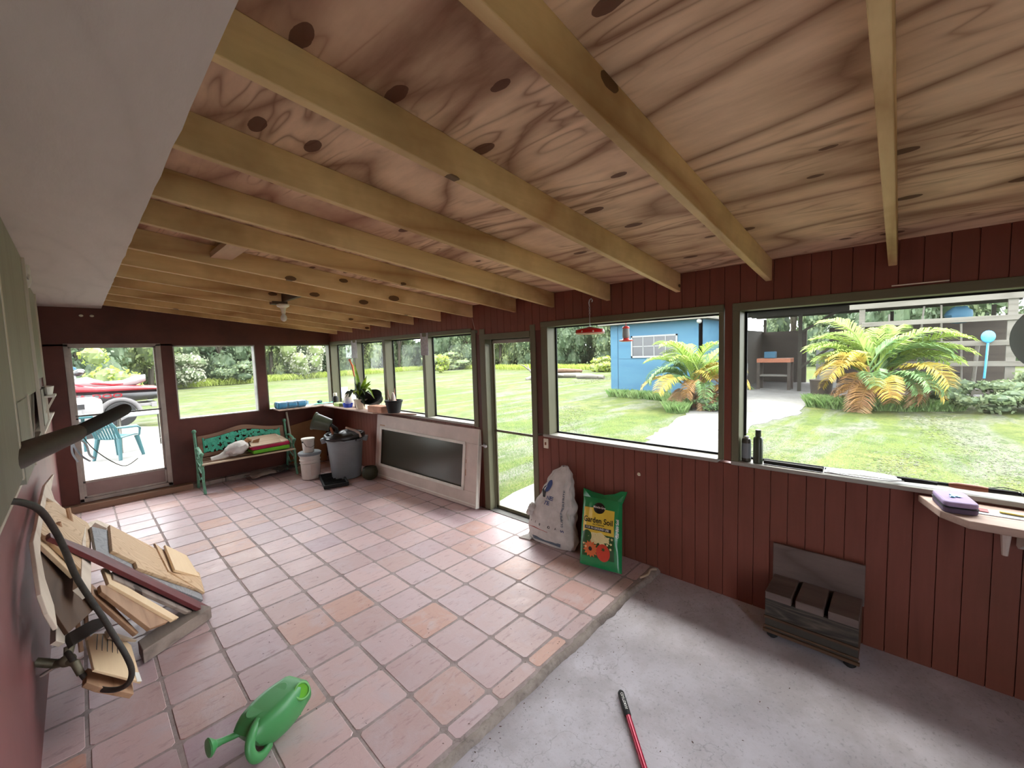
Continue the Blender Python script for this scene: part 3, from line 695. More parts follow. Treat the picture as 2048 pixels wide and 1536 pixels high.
FRONT = [(-36, 118, 'b', 1.1, 'behind the patio at the far left'), (-21, 107, 'a', 1.0, 'behind the watercraft, left part'), (-8, 101, 'b', .95, 'directly above the watercraft seat'), (3, 118, 'c', .8, 'right of the watercraft in the storm door'), (10, 146, 'a', 1.05, 'at the left edge of the middle far window'), (23, 147, 'b', 1.05, 'centred in the middle far window'), (37, 148, 'c', .95, 'at the right edge of the middle far window'), (51, 154, 'b', 1.05, 'in the left half of the corner far window'), (65, 160, 'a', 1.05, 'in the right half of the corner far window'), (80, 166, 'c', 1.05, 'in the right wall pane nearest the corner'), (95, 163, 'a', 1.1, 'in the second right wall pane from the corner'), (108, 153, 'b', 1.05, 'in the third right wall pane, left part'), (118, 141, 'a', 1.15, 'in the third right wall pane, right part'), (124, 125, 'c', 1.05, 'in the pane left of the screen door'), (127, 108, 'a', 1.15, 'just left of the screen door frame'), (127, 91, 'b', 1.1, 'behind the screen door'), (128, 74, 'a', 1.15, 'at the left of the big window'), (131, 57, 'c', 1.1, 'behind the red hanging feeder'), (134, 40, 'a', 1.15, 'behind the left corner of the blue shed'), (108, 27, 'c', .8, 'beyond the driveway between shed and carport'), (136, 16, 'a', 1.1, 'behind the carport'), (144, -4, 'b', 1.15, 'behind the carport, right part'), (146, -26, 'a', 1.2, 'behind the big palm'), (142, -50, 'b', 1.2, 'behind the fence rails at the far right')]
kinds = {'a': 'mid green tree', 'b': 'dark dense green tree', 'c': 'pale yellowish green tree'}
def tree(x, y, k, s, lab, i, grp):
    t = thing('tree', lab, 'tree', (x, y, G0+15*s*.8), i*1.7, grp)
    cr = bpy.data.objects.new('crown', crowns[k]); COL.objects.link(cr); cr.parent = t; cr.scale = (s*.66, s*.66, s*1.08)
    tr = bpy.data.objects.new('trunk', trunk_me); COL.objects.link(tr); tr.parent = t; tr.scale = (s*.8, s*.8, s)
for i, (x, y, k, s, w) in enumerate(FRONT): tree(x, y, k, s, kinds[k] + ' ' + w, i, 'front trees of the wood')
wood = bmesh.new()
for i, (a, b_) in enumerate(zip(FRONT[:-1], FRONT[1:])):
    if i in (18, 19): continue
    mx, my = (a[0]+b_[0])/2, (a[1]+b_[1])/2; L = math.hypot(mx, my); q = 1 + 24/L
    n0 = len(wood.verts); wood.from_mesh(crowns['bab'[i % 3]]); wood.verts.ensure_lookup_table(); vs_ = wood.verts[n0:]
    m = Matrix.Translation(Vector((mx*q, my*q, G0+16))*FT) @ Matrix.Rotation(i*1.3, 4, 'Z') @ Matrix.Diagonal((1.15, 1.15, 1.4, 1))
    bmesh.ops.transform(wood, matrix=m, verts=vs_)
me_ = bpy.data.meshes.new('woodland'); wood.to_mesh(me_); wood.free(); me_.materials.append(MAT['tree2']); me_.materials.append(MAT['tree2'])
o = bpy.data.objects.new('woodland', me_); COL.objects.link(o); tag(o, 'dense green woodland filling the background behind the front trees', 'woodland', None, 'stuff')
def bush(name, label, x, y, r, h, mt, core, n=900, size=.35, seed=3):
    b = crown_mesh(seed, n, mt, (r, r, h/2), size); return tag(b.obj(name, [mt, core], norm=False, loc=(x, y, G0+h*.42)), label, 'bush', 'bushes at the edge of the lawn')
bush('bush', 'small bright yellow green bush seen through the pane beside the screen door', 86, 118.5, 3.0, 8, 'lime_leaf', 'tree3', 800, .5, 5)
bush('bush', 'whitish flowering bush at the left of the middle far window', 12, 133, 6, 11, 'blossom', 'tree1', 1500, .5, 6)
bush('bush', 'low dark green bush beside the whitish flowering bush', 24, 138, 7, 9, 'tree1', 'tree2', 1200, .5, 7)
bush('bush', 'pale blossoming bush in the corner far window', 45, 142, 7, 20, 'blossom', 'tree3', 1600, .6, 8)
bush('bush', 'bright green shrub above the watercraft', -4.5, 88, 4.5, 12, 'lime_leaf', 'tree3', 1300, .4, 9)
bush('bush', 'low lime bush on the lawn edge left of the blue shed', 100, 58, 4.5, 5.5, 'lime_leaf', 'tree3', 900, .5, 10)
bush('bush', 'wide green undergrowth in the panes left of the screen door', 104, 138, 12, 9, 'tree3', 'tree1', 1500, .6, 12)
bush('bush', 'dark ground creeper below the fence rails', 47, -12.5, 3.6, 3.6, 'tree1', 'tree2', 1500, .22, 13)
bush('bush', 'green creeper at the far right below the fence rails', 49, -17.5, 4, 4.4, 'tree1', 'tree2', 1500, .22, 14)
bush('bush', 'green undergrowth between the palm and the blue shed corner', 36, 6.6, 1.8, 2.2, 'frond_d', 'tree2', 900, .18, 15)

# ---- small things out on the lawn
b = B(); b.tube([(64, 57, -.4), (66, 55.5, .4), (69, 54, .7), (72, 52, .2)], [.5, .55, .45, .2], 9)
b.tube([(66, 56, .4), (65, 57, 2.2), (65.3, 57.6, 3.2)], [.35, .22, .08], 7); b.tube([(66.5, 55.5, .5), (67.5, 56.5, 2.2), (66.6, 57.5, 3.0)], [.3, .2, .06], 7)
b.tube([(65, 57, 2.0), (64, 57.6, 2.9), (63, 58, 3.3)], [.2, .14, .05], 6)
tag(b.obj('driftwood', 'greybeam', smooth=True), 'bleached branching stump lying on the lawn beyond the screen door', 'driftwood')
for i, (x, y, L, a, lab) in enumerate(((74, 52, 11, .2, 'long grey log at the bottom of the log heap'), (77, 56, 9, .6, 'short grey log behind the long one in the heap'), (72, 44.5, 8, -.15, 'grey log at the right end of the log heap'), (75, 54, 9, .4, 'brown log lying on top of the log heap'))):
    b = B(); dx, dy = math.sin(a)*L/2, -math.cos(a)*L/2
    z = 1.1 if i == 3 else .05
    b.tube([(-dx, -dy, 0), (0, .3, .15), (dx, dy, 0)], [.5, .6, .4], 9)
    tag(b.obj('log', 'darkwood' if i == 3 else 'greybeam', loc=(x, y, z), smooth=True), lab, 'log', 'logs heaped on the lawn')
t = thing('lawn_sign', 'small lavender board on a thin stake standing out on the lawn', 'sign', (19.4, 55.5, G0))
b = B(); b.prism([(-.75, 2.1), (.75, 2.1), (.7, .9), (0, .3), (-.7, .9)], .08, rotm(math.pi/2, 0, -.5), -.04); b.obj('board', 'lav', parent=t)
b = B(); b.cyl((0, 0, 0), (0, 0, .9), .04); b.obj('stake', 'lav', parent=t)

# ---- blue shed
t = thing('garden_shed', 'blue painted shed with a white framed window behind the palm', 'shed', (44.5, 0, G0))
b = B(); b.span((0, 10.75, 0), (.4, 23.25, 10.0)); b.span((0, 22.9, 0), (12, 23.25, 10.0)); b.span((0, 10.75, 0), (12, 11.1, 10.0)); b.span((11.6, 10.75, 0), (12, 23.25, 10)); b.obj('wall', 'shed', parent=t)
b = B(); b.span((-.06, 22.2, 0), (-.0, 23.3, 10)); b.obj('corner_board', 'shed', parent=t, bev=.02)
b = B(); b.span((-.015, 10.8, 5.2), (.0, 22.2, 5.26)); b.span((-.02, 22.12, 0), (0, 22.2, 10)); b.obj('seam', 'shedline', parent=t)
b = B()
for (ya, yb, za, zb) in ((13.7, 20.1, 8.15, 8.35), (13.7, 20.1, 5.35, 5.6), (19.9, 20.1, 5.35, 8.35), (13.7, 13.9, 5.35, 8.35)): b.span((-.12, ya, za), (.02, yb, zb))
fr = b.obj('window_frame', 'winwhite', parent=t)
b = B()
for y in (15.2, 16.75, 18.3): b.span((-.08, y, 5.6), (.0, y+.1, 8.2))
b.span((-.08, 13.9, 6.85), (0, 19.9, 6.95)); b.obj('muntin', 'winwhite', parent=fr)
b = B(); b.span((-.03, 13.9, 5.6), (-.01, 19.9, 8.2)); b.obj('window_pane', 'winglass', parent=fr)
b = B(); b.span((-1.3, 9.6, 10.0), (13, 24.6, 10.35)); b.obj('roof', 'greybeam', parent=t)
t2 = thing('floodlight', 'small white round lamp at the eave of the blue shed', 'lamp', (43.5, 10.7, 9.1))
b = B(); b.ball((0, 0, .1), .3); b.obj('lamp_head', 'winwhite', parent=t2, smooth=True)
b = B(); b.span((0, -.06, .2), (1.0, .06, .3)); b.obj('bracket', 'darksteel', parent=t2)

# ---- carport with open posts, beams and wooden rails
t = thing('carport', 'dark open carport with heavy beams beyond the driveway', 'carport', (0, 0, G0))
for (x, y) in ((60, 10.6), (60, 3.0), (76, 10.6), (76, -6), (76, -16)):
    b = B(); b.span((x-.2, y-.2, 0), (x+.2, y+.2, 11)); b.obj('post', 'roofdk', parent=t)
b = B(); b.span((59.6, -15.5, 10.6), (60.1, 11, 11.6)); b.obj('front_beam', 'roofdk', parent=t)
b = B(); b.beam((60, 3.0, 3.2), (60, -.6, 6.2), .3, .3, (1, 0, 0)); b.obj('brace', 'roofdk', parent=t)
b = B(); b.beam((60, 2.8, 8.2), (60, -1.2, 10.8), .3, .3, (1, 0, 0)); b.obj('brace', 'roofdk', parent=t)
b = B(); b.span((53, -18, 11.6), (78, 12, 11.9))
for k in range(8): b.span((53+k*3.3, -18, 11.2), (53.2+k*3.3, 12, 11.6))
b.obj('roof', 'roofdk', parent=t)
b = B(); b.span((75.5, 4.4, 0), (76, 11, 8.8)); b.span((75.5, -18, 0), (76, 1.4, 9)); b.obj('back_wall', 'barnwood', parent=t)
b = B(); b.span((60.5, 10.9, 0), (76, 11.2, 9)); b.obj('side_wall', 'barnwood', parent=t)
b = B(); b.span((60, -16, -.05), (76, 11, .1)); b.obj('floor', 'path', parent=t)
t = thing('slatted_screen', 'silvery wooden rails on posts beside the big palm', 'fence', (52, 0, G0))
for (y, w) in ((-3.9, .5), (-14.7, .62)):
    b = B(); b.span((-.2, y-w/2, 0), (.2, y+w/2, 10.9)); b.obj('post', 'greybeam', parent=t)
for (z, h, y1) in ((10.55, .75, -2.8), (8.45, .5, -3.9), (6.1, .5, -3.9), (4.1, .5, -3.9), (1.35, .5, -3.9)):
    b = B(); b.beam((-.3, y1, z), (-.3, -15.4, z-.05), h, .15, (1, 0, 0)) if False else b.box((-.3, (y1-15.6)/2, z), (.15, abs(-15.6-y1), h)); b.obj('rail', 'greybeam', parent=t, bev=.02)
# clutter seen between the rails
def pole(name, lab, x, y, z0, z1, r, mt, cat='pole', dy=0, group='tools and sticks leaning behind the fence rails'):
    b = B(); b.tube([(0, 0, z0), (0, dy, z1)], r, 8); return tag(b.obj(name, mt, loc=(x, y, 0)), lab, cat, group)
for i, (y, z0, z1, dy, lab) in enumerate(((-8.2, -.5, 9.6, -.6, 'long pale stick left of centre behind the rails'), (-10.3, 2.2, 9.6, .25, 'pale stick in the middle bays behind the rails'), (-6.2, 5, 9, .1, 'short pale stick just right of the left fence post'), (-11.8, -.5, 7.6, .3, 'pale stick right of centre behind the rails'), (-12.4, -.5, 5.5, -.3, 'short thick stake low behind the rails'))):
    pole('stick', lab, 53, y, z0, z1, .08 if i < 4 else .16, 'greybeam', 'stick', dy)
t = thing('shovel', 'bright blue shovel hung head up on the wooden rails', 'shovel', (51.4, -13.2, 0), 0, None)
b = B(); b.ball((0, 0, 6.2), (.1, .48, .6)); b.obj('blade', 'sky', parent=t, smooth=True)
b = B(); b.tube([(0, 0, 5.6), (0, .05, 4.0), (.0, .12, 2.2)], .09, 8); b.obj('handle', 'sky', parent=t)
b = B(); b.ball((0, 0, 0), (.9, 1.1, .9), None, 12, .3, 3); tag(b.obj('tarp_bundle', 'shed', loc=(56, -11.5, 8.6), smooth=True), 'bluish tarpaulin bundle stored up behind the top rail', 'bundle')
b = B(); b.span((-1, -1.2, 0), (1, 1.2, 1.6)); tag(b.obj('crate', 'brown', loc=(57, -9.6, G0), bev=.05), 'brown crate on the ground behind the fence rails', 'crate')
# bicycle behind the rails
t = thing('bicycle', 'dark bicycle standing behind the lower fence rails', 'bicycle', (55, -10.8, G0))
for y in (-1.7, 1.7):
    b = B(); b.tube([(0, y+math.cos(a)*1.05, 1.1+math.sin(a)*1.05) for a in [k*math.pi/10 for k in range(20)]], .07, 6, False, True)
    for k in range(6): b.cyl((0, y, 1.1), (0, y+math.cos(k)*1.0, 1.1+math.sin(k)*1.0), .012, n=4)
    b.obj('wheel', 'tyre', parent=t)
b = B()
for p, q in (((0, -1.7, 1.1), (0, -.3, 1.1)), ((0, -1.7, 1.1), (0, -.5, 2.6)), ((0, -.3, 1.1), (0, -.6, 2.9)), ((0, -.5, 2.6), (0, 1.1, 2.7)), ((0, -.3, 1.1), (0, 1.2, 2.4)), ((0, 1.7, 1.1), (0, 1.1, 3.3))): b.cyl(p, q, .06, n=7)
b.obj('frame', 'hullblk', parent=t)
b = B(); b.tube([(-.8, 1.0, 3.5), (0, 1.15, 3.3), (.8, 1.0, 3.5)], .05, 6); b.obj('handlebar', 'hullblk', parent=t)
b = B(); b.ball((0, -.6, 3.0), (.25, .45, .1)); b.obj('saddle', 'black', parent=t)
# work bench in the carport
t = thing('workbench', 'wood topped workbench inside the dark carport', 'table', (61.5, 6.2, G0+.1))
b = B(); b.span((-1.2, -2.1, 3.9), (1.2, 2.1, 4.5)); b.obj('tabletop', 'brown', parent=t, bev=.03)
for (x, y) in ((-1, -1.9), (-1, 1.9), (1, -1.9), (1, 1.9)):
    b = B(); b.span((x-.18, y-.18, 0), (x+.18, y+.18, 3.9)); b.obj('leg', 'barnwood', parent=t)
b = B(); b.span((-1, -1.8, 1.9), (1, 1.8, 2.1)); b.obj('lower_shelf', 'greybeam', parent=t)
b = B(); b.span((-.6, -.7, 0), (.6, .7, .95)); tag(b.obj('toolbox', 'shed', loc=(61.5, 6.8, 4.13), bev=.08), 'greyish box standing on the carport workbench', 'box')
b = B(); b.cyl((0, 0, 0), (0, 0, 1.8), .1); tag(b.obj('white_tube', 'winwhite', loc=(60.5, 9.6, 1.6)), 'white upright tube at the left post of the carport', 'tube')
b = B(); b.tube([(0, 1.0, 1.6), (0, .3, .6), (.2, -.2, .1), (.5, .6, .05), (.8, 1.4, .05), (.2, 1.6, .05)], .06, 6); tag(b.obj('garden_hose', 'bladegreen', loc=(58.7, 8.5, G0+.1)), 'pale garden hose coiled at the carport post', 'hose')
b = B(); b.lathe([(.9, 0), (1.1, 2.2), (1.15, 2.4), (.05, 2.4)], n=16); tag(b.obj('rubbish_barrel', 'barnwood', loc=(50, -.6, G0), smooth=True), 'dull grey barrel half hidden left of the big palm', 'barrel')
t = thing('watercraft_cover', 'white curved sheet standing behind the carport brace', 'sheet', (66, .5, G0+.11))
b = B(); b.prism([(-1, 0), (1.4, 0), (1.4, 5.6), (.6, 6.6), (-.4, 6.2), (-1, 4)], .2, rotm(math.pi/2, 0, math.pi/2)); b.obj('sheet', 'winwhite', parent=t)

# ---- areca palms
def frond_mesh(seed, L=5.2, droop=1.0, n=44, mt='frond_g'):
    rr = random.Random(seed); b = B(); pts = []
    a0 = 1.15
    p = Vector((0, 0, 0)); ang = a0
    for i in range(15):
        pts.append(p.copy()); ang -= droop*(.05 + .13*(i/14)**1.2); p = p + Vector((math.cos(ang), 0, math.sin(ang)))*(L/14)
    b.tube(pts, [.07*(1-.85*i/14) for i in range(15)], 5)
    for i in range(n):
        t = .22 + .78*i/(n-1); f = t*14; k = min(13, int(f)); q = pts[k].lerp(pts[k+1], f-k); d = (pts[k+1]-pts[k]).normalized()
        ll = (1.45*math.sin(math.pi*(.18+.74*t))**.8 + .15)*(L/5.2)
        for s in (-1, 1):
            side = Vector((0, s, 0)); up = d.cross(side)*s
            dr = (side*.78 + d*.62 + Vector((0, 0, .28)) + Vector((rr.gauss(0, .07), rr.gauss(0, .07), rr.gauss(0, .07)))).normalized()
            mid = q + dr*ll*.5; tip = q + dr*ll*.92 + Vector((0, 0, -.28*ll))
            b.leaf([q, mid, tip], [.028, .046, .005], .3)
    return b
FR = {}
for key, L, dr in (('g', 5.4, 1.0), ('d', 4.6, 1.25), ('y', 4.8, 1.15), ('o', 4.0, 1.6), ('b', 4.0, 1.9)):
    for v in range(2):
        o = frond_mesh(ord(key)+v, L, dr*(1+.12*v)).obj('frond', 'frond_'+key, norm=False); FR[key, v] = o.data; bpy.data.objects.remove(o)
def palm(label, x, y, scale, n, seed, plan):
    rr = random.Random(seed); t = thing('areca_palm', label, 'palm', (x, y, G0), 0, 'palms beyond the porch')
    stems = []
    for i in range(7):
        a = i*.9 + rr.random(); r = rr.uniform(.15, .75)*scale; h = rr.uniform(1.6, 3.6)*scale
        tx, ty = math.cos(a)*r*1.8, math.sin(a)*r*1.8
        b = B(); b.tube([(math.cos(a)*r*.5, math.sin(a)*r*.5, 0), (math.cos(a)*r, math.sin(a)*r, h*.5), (tx, ty, h)], [.16*scale, .13*scale, .09*scale], 8)
        b.obj('stem', 'frond_b', parent=t); stems.append((tx, ty, h))
    for i in range(n):
        sx, sy, h = stems[i % 7]; key = plan[i % len(plan)]; a = i*2.39996 + rr.uniform(-.3, .3)
        f = bpy.data.objects.new('frond', FR[key, i % 2]); COL.objects.link(f); f.parent = t
        lowk = {'g': (0, .55), 'd': (.15, .8), 'y': (.35, .9), 'o': (.7, 1.15), 'b': (.95, 1.4)}[key]
        k = rr.uniform(*lowk); f.location = Vector((sx*.9, sy*.9, h*(1.05-.45*k)))*FT
        f.rotation_euler = (rr.uniform(-.2, .2), k*.95 - .35, a); s = scale*rr.uniform(.85, 1.1); f.scale = (s, s, s)
    return t
palm('big clump palm with green, yellow and orange fronds in front of the wooden rails', 45.2, -5.5, 1.33, 58, 4, 'ggdgydgogydgbggydo')
palm('smaller clump palm with drooping orange fronds in front of the blue shed', 37.2, 9.0, 1.22, 44, 9, 'gdygobgydbgdgoyb')

# ---- patio beyond the storm door
def patio_chair(label, x, y, rz):
    t = thing('patio_chair', label, 'chair', (x, y, -.13), rz, 'stacking patio chairs outside the storm door')
    b = B(); b.grid(lambda u, v: ((u-.5)*1.5, (v-.5)*1.4, 1.4+.05*math.cos((v-.2)*3)+.08*abs(u-.5)), 6, 6); b.obj('seat', 'tealplastic', parent=t, solid=.07, smooth=True)
    b = B()
    for i in range(7):
        u = (i-3)*.19; b.tube([(u, .68, 1.4), (u*1.1, .95, 2.2), (u*1.0, 1.1, 2.75-abs(i-3)*.04)], .05, 6, flat=1)
    b.tube([(-.78, .62, 1.4), (-.8, .9, 2.2), (-.6, 1.1, 2.72), (0, 1.14, 2.86), (.6, 1.1, 2.72), (.8, .9, 2.2), (.78, .62, 1.4)], .085, 8)
    b.obj('backrest', 'tealplastic', parent=t, smooth=True)
    for s in (-1, 1):
        b = B(); b.tube([(s*.86, .85, 2.15), (s*.95, .3, 2.12), (s*.95, -.45, 2.08), (s*.9, -.72, 1.9), (s*.85, -.68, 1.4)], [.07, .11, .12, .1, .08], 8, flat=.6); b.obj('armrest', 'tealplastic', parent=t, smooth=True)
        for yy in (-.65, .65):
            b = B(); b.tube([(s*.72, yy*.95, 1.4), (s*.9, yy*1.25, 0)], [.14, .09], 8); b.obj('leg', 'tealplastic', parent=t, smooth=True)
    return t
patio_chair('teal plastic armchair turned sideways on the pale patio', -7.1, 30.8, 2.3)
def folding_table(label, x, y, rz, L, W, H=2.5):
    t = thing('folding_table', label, 'table', (x, y, -.13), rz, 'tables on the patio')
    b = B(); b.span((-L/2, -W/2, H), (L/2, W/2, H+.14)); b.obj('tabletop', 'winwhite', parent=t, bev=.04)
    for s in (-1, 1):
        for q in (-1, 1):
            b = B(); b.tube([(s*(L/2-.5), q*.4, H), (s*(L/2-.4), q*.9, 0)], .05, 8); b.obj('leg', 'darksteel', parent=t)
        b = B(); b.cyl((s*(L/2-.42), -.8, .5), (s*(L/2-.42), .8, .5), .035); b.obj('brace', 'darksteel', parent=t)
    return t
folding_table('white topped folding table right of the teal chair', -5.7, 33.6, .05, 3.2, 2.2)
t = thing('blue_table', 'bluish plastic table behind the teal chair, left', 'table', (-10.2, 35.6, -.13), .1, 'tables on the patio')
b = B(); b.span((-2.0, -1.2, 2.5), (2.0, 1.2, 2.65)); b.obj('tabletop', 'tealplastic', parent=t, bev=.03)
for s in (-1, 1):
    b = B(); b.cyl((s*1.6, 0, 0), (s*1.6, 0, 2.5), .1); b.obj('leg', 'tealplastic', parent=t)
# personal watercraft on its trailer
YJ = 52; K = (YJ+7.256)/(45+7.256)
jx = lambda x: -8.677 + (x+8.677)*K
jz = lambda z: 6.071 - (6.071-z)*K
t = thing('watercraft', 'red and black personal watercraft on a trailer beyond the patio', 'watercraft', (0, YJ, 0))
def loftx(b, stations, n=16):
    rings = []
    for (x, zb, zt, w, p) in stations:
        zc, hz = (zb+zt)/2, (zt-zb)/2; r = []
        for i in range(n):
            a = 2*math.pi*i/n; c, s_ = math.cos(a), math.sin(a)
            r.append(b.bm.verts.new((x, math.copysign(abs(c)**p, c)*w, zc+math.copysign(abs(s_)**p, s_)*hz)))
        rings.append(r)
    b.skin(rings)
X0 = -15
b = B(); loftx(b, [(X0, 2.9, 3.35, .2, .8), (X0+1.5, 2.45, 3.5, 1.1, .7), (-10, 2.2, 3.55, 1.7, .6), (-6, 2.2, 3.45, 1.8, .55), (jx(-3.6), 2.35, 3.35, 1.7, .55), (jx(-3.2), 2.5, 3.3, 1.5, .6)]); b.obj('hull', 'hullblk', parent=t, smooth=True)
b = B(); loftx(b, [(X0, 3.3, 3.6, .3, .8), (X0+2, 3.35, 4.4, 1.2, .7), (-9.6, 3.4, 4.55, 1.7, .6), (-7.5, 3.35, 4.05, 1.8, .6), (-5, 3.35, 3.95, 1.85, .6), (jx(-3.6), 3.3, 3.75, 1.7, .6), (jx(-3.3), 3.3, 3.5, 1.5, .6)]); b.obj('deck', 'hullred', parent=t, smooth=True)
b = B(); loftx(b, [(-9.4, 3.9, 4.8, .5, .7), (-8.0, 3.9, 5.0, .6, .7), (-6.8, 3.8, 4.45, .55, .7), (-5.4, 3.8, 4.5, .55, .7), (-4.4, 3.9, 4.95, .5, .7), (jx(-4.2), 4.3, 5.0, .35, .8)]); b.obj('seat', 'hullwhite', parent=t, smooth=True)
b = B(); loftx(b, [(-8.3, 4.2, 4.6, .56, .7), (-7.2, 4.05, 4.5, .62, .7), (-6.2, 3.9, 4.3, .6, .7), (-5.4, 4.0, 4.25, .57, .7)]); b.obj('seat_panel', 'hullred', parent=t, smooth=True)
b = B(); loftx(b, [(-12.5, 4.2, 4.5, .8, .7), (-10.4, 4.2, 5.2, .9, .7), (-9.2, 4.2, 5.45, .7, .7), (-8.7, 4.4, 5.2, .4, .8)]); b.obj('cowl', 'hullwhite', parent=t, smooth=True)
b = B(); b.ball((-8.5, 0, 5.45), (.5, .55, .35), rotm(0, -.4, 0)); b.obj('console', 'hullblk', parent=t, smooth=True)
b = B(); b.tube([(-8.2, -1.1, 5.5), (-8.5, -.5, 5.55), (-8.6, 0, 5.4), (-8.5, .5, 5.55), (-8.2, 1.1, 5.5)], .08, 8); b.obj('handlebar', 'hullwhite', parent=t)
b = B(); b.mi = 0
add_text(b, 'SEA-DOO', .62, lambda x, y: (-7.6+x, -1.86, 3.02+y), 1.5); b.obj('lettering', 'hullred', parent=t)
t = thing('boat_trailer', 'white railed trailer carrying the red watercraft', 'trailer', (0, YJ, 0))
b = B(); b.span((-17, -2.0, 1.75), (jx(-3.7), -1.8, 2.05)); b.span((-17, 1.8, 1.75), (jx(-3.7), 2.0, 2.05)); b.span((jx(-4.1), -2.2, 1.6), (jx(-3.7), 2.2, 2.1)); b.obj('frame', 'hullwhite', parent=t, bev=.03)
for q in (-1, 1):
    b = B(); b.cyl((jx(-6.2), q*2.2-.3, 1.15), (jx(-6.2), q*2.2+.3, 1.15), 1.2, n=28); w = b.obj('wheel', 'tyre', parent=t, smooth=True, bev=.06)
    b = B(); b.cyl((jx(-6.2), q*2.2-.34, 1.15), (jx(-6.2), q*2.2+.34, 1.15), .66, n=5); b.obj('rim', 'hullwhite', parent=w)
    b = B(); b.tube([(jx(-6.2)+math.cos(a)*1.45, q*2.2, 1.2+math.sin(a)*1.4) for a in [math.pi*k/12 for k in range(13)]], .14, 8, flat=2.2); b.obj('mudguard', 'hullwhite', parent=t, smooth=True)
b = B(); b.cyl((jx(-6.2), -2.4, 1.15), (jx(-6.2), 2.4, 1.15), .12); b.obj('axle', 'darksteel', parent=t)
# tailgate of a white pickup seen at the left edge of the storm door
t = thing('white_vehicle', 'front corner of a white vehicle parked before the trailer', 'vehicle', (-9.6, 45.5, -.1))
b = B(); loft = [(-4, 1.2, 3.3, 2.6, .35), (1.8, 1.2, 3.35, 2.6, .35), (2.3, 1.3, 3.1, 2.4, .4)]; loftx(b, loft); b.obj('body', 'hullwhite', parent=t, smooth=True)
b = B(); b.span((-2.2, -2.66, 2.55), (1.2, -2.55, 2.95)); b.obj('grille', 'hullblk', parent=t)
b = B(); b.span((-.1, -2.7, 2.0), (1.0, -2.6, 2.45)); b.obj('number_plate', 'winwhite', parent=t)
for x in (-2.8, 1.2):
    b = B(); b.cyl((x, -2.5, 1.0), (x, -1.9, 1.0), 1.0, n=24); b.obj('wheel', 'tyre', parent=t)
# neighbour roof far left
t = thing('neighbour_house', 'pale blue gabled outbuilding at the far left behind the storm door', 'house', (-16, 62, G0))
b = B(); b.span((-6, 0, 0), (6.0, 10, 6.6)); b.obj('wall', 'winwhite', parent=t)
b = B(); b.slab([(-7, -1, 10.5), (-1, -1, 10.5), (7.4, -1, 6.4), (7.4, 11, 6.4), (-1, 11, 10.5), (-7, 11, 10.5)], (0.3, 0, 1), .3); b.obj('roof', 'shed', parent=t)

# ================================================================== THINGS IN THE PORCH
# ---- leaning white door slab
t = thing('door_slab', 'old white wooden door with a dark glass pane leaning on its side against the right wall', 'door', (0, 0, 0))
d0, d1 = Vector((1.42, 12.2, .03)), Vector((1.62, 4.66, .03)); up = Vector((.32, 0, 3.0)); up.normalize(); ax = (d1-d0).normalized(); Ld = (d1-d0).length; Hd = 3.12
nd = ax.cross(up).normalized()
if nd.x > 0: nd = -nd
def dq(u, v, w=0): return d0 + ax*u + up*v + nd*w
def dbox(b, u0, u1, v0, v1, w0, w1):
    vs = [b.bm.verts.new(dq(u, v, w)) for u in (u0, u1) for v in (v0, v1) for w in (w0, w1)]
    b._mark([b.bm.faces.new([vs[i] for i in ix]) for ix in ((0, 1, 3, 2), (4, 6, 7, 5), (0, 4, 5, 1), (2, 3, 7, 6), (0, 2, 6, 4), (1, 5, 7, 3))])
b = B(); dbox(b, 0, Ld, 0, .62, -.14, 0); dbox(b, 0, Ld, Hd-.6, Hd, -.14, 0); dbox(b, 0, .42, .62, Hd-.6, -.14, 0); dbox(b, Ld-.78, Ld, .62, Hd-.6, -.14, 0)
b.obj('frame', 'doorwhite', parent=t, bev=.015)
b = B(); u0, u1, v0, v1 = .42, Ld-.78, .62, Hd-.6
dbox(b, u0-.05, u1+.05, v0-.03, v0+.09, 0, .04); dbox(b, u0-.05, u1+.05, v1-.09, v1+.03, 0, .04); dbox(b, u0-.05, u0+.09, v0, v1, 0, .04); dbox(b, u1-.09, u1+.05, v0, v1, 0, .04); b.obj('moulding', 'white', parent=t, bev=.01)
b = B(); dbox(b, u0, u1, v0, v1, -.08, -.06); b.obj('glass_pane', 'darkglass', parent=t)
b = B(); dbox(b, .05, Ld-.02, .12, .16, 0, .012); dbox(b, Ld, Ld+.04, 0.02, Hd-.02, -.14, .04); b.obj('edge_strip', 'white', parent=t)
b = B(); b.cyl(dq(Ld+.02, Hd-.62, -.05), dq(Ld+.3, Hd-.62, -.05), .03); b.ball(dq(Ld+.34, Hd-.62, -.05), .07); b.ball(dq(Ld+.26, Hd-.56, -.05), .04); b.obj('door_knob', 'steel', parent=t, smooth=True)
b = B(); dbox(b, .3, .75, Hd-.52, Hd-.47, 0, .006); dbox(b, Ld-.7, Ld-.66, 1.2, 1.45, 0, .006); dbox(b, Ld-.69, Ld-.66, 1.7, 1.85, 0, .006); b.obj('paint_chip', 'orangewood', parent=t)

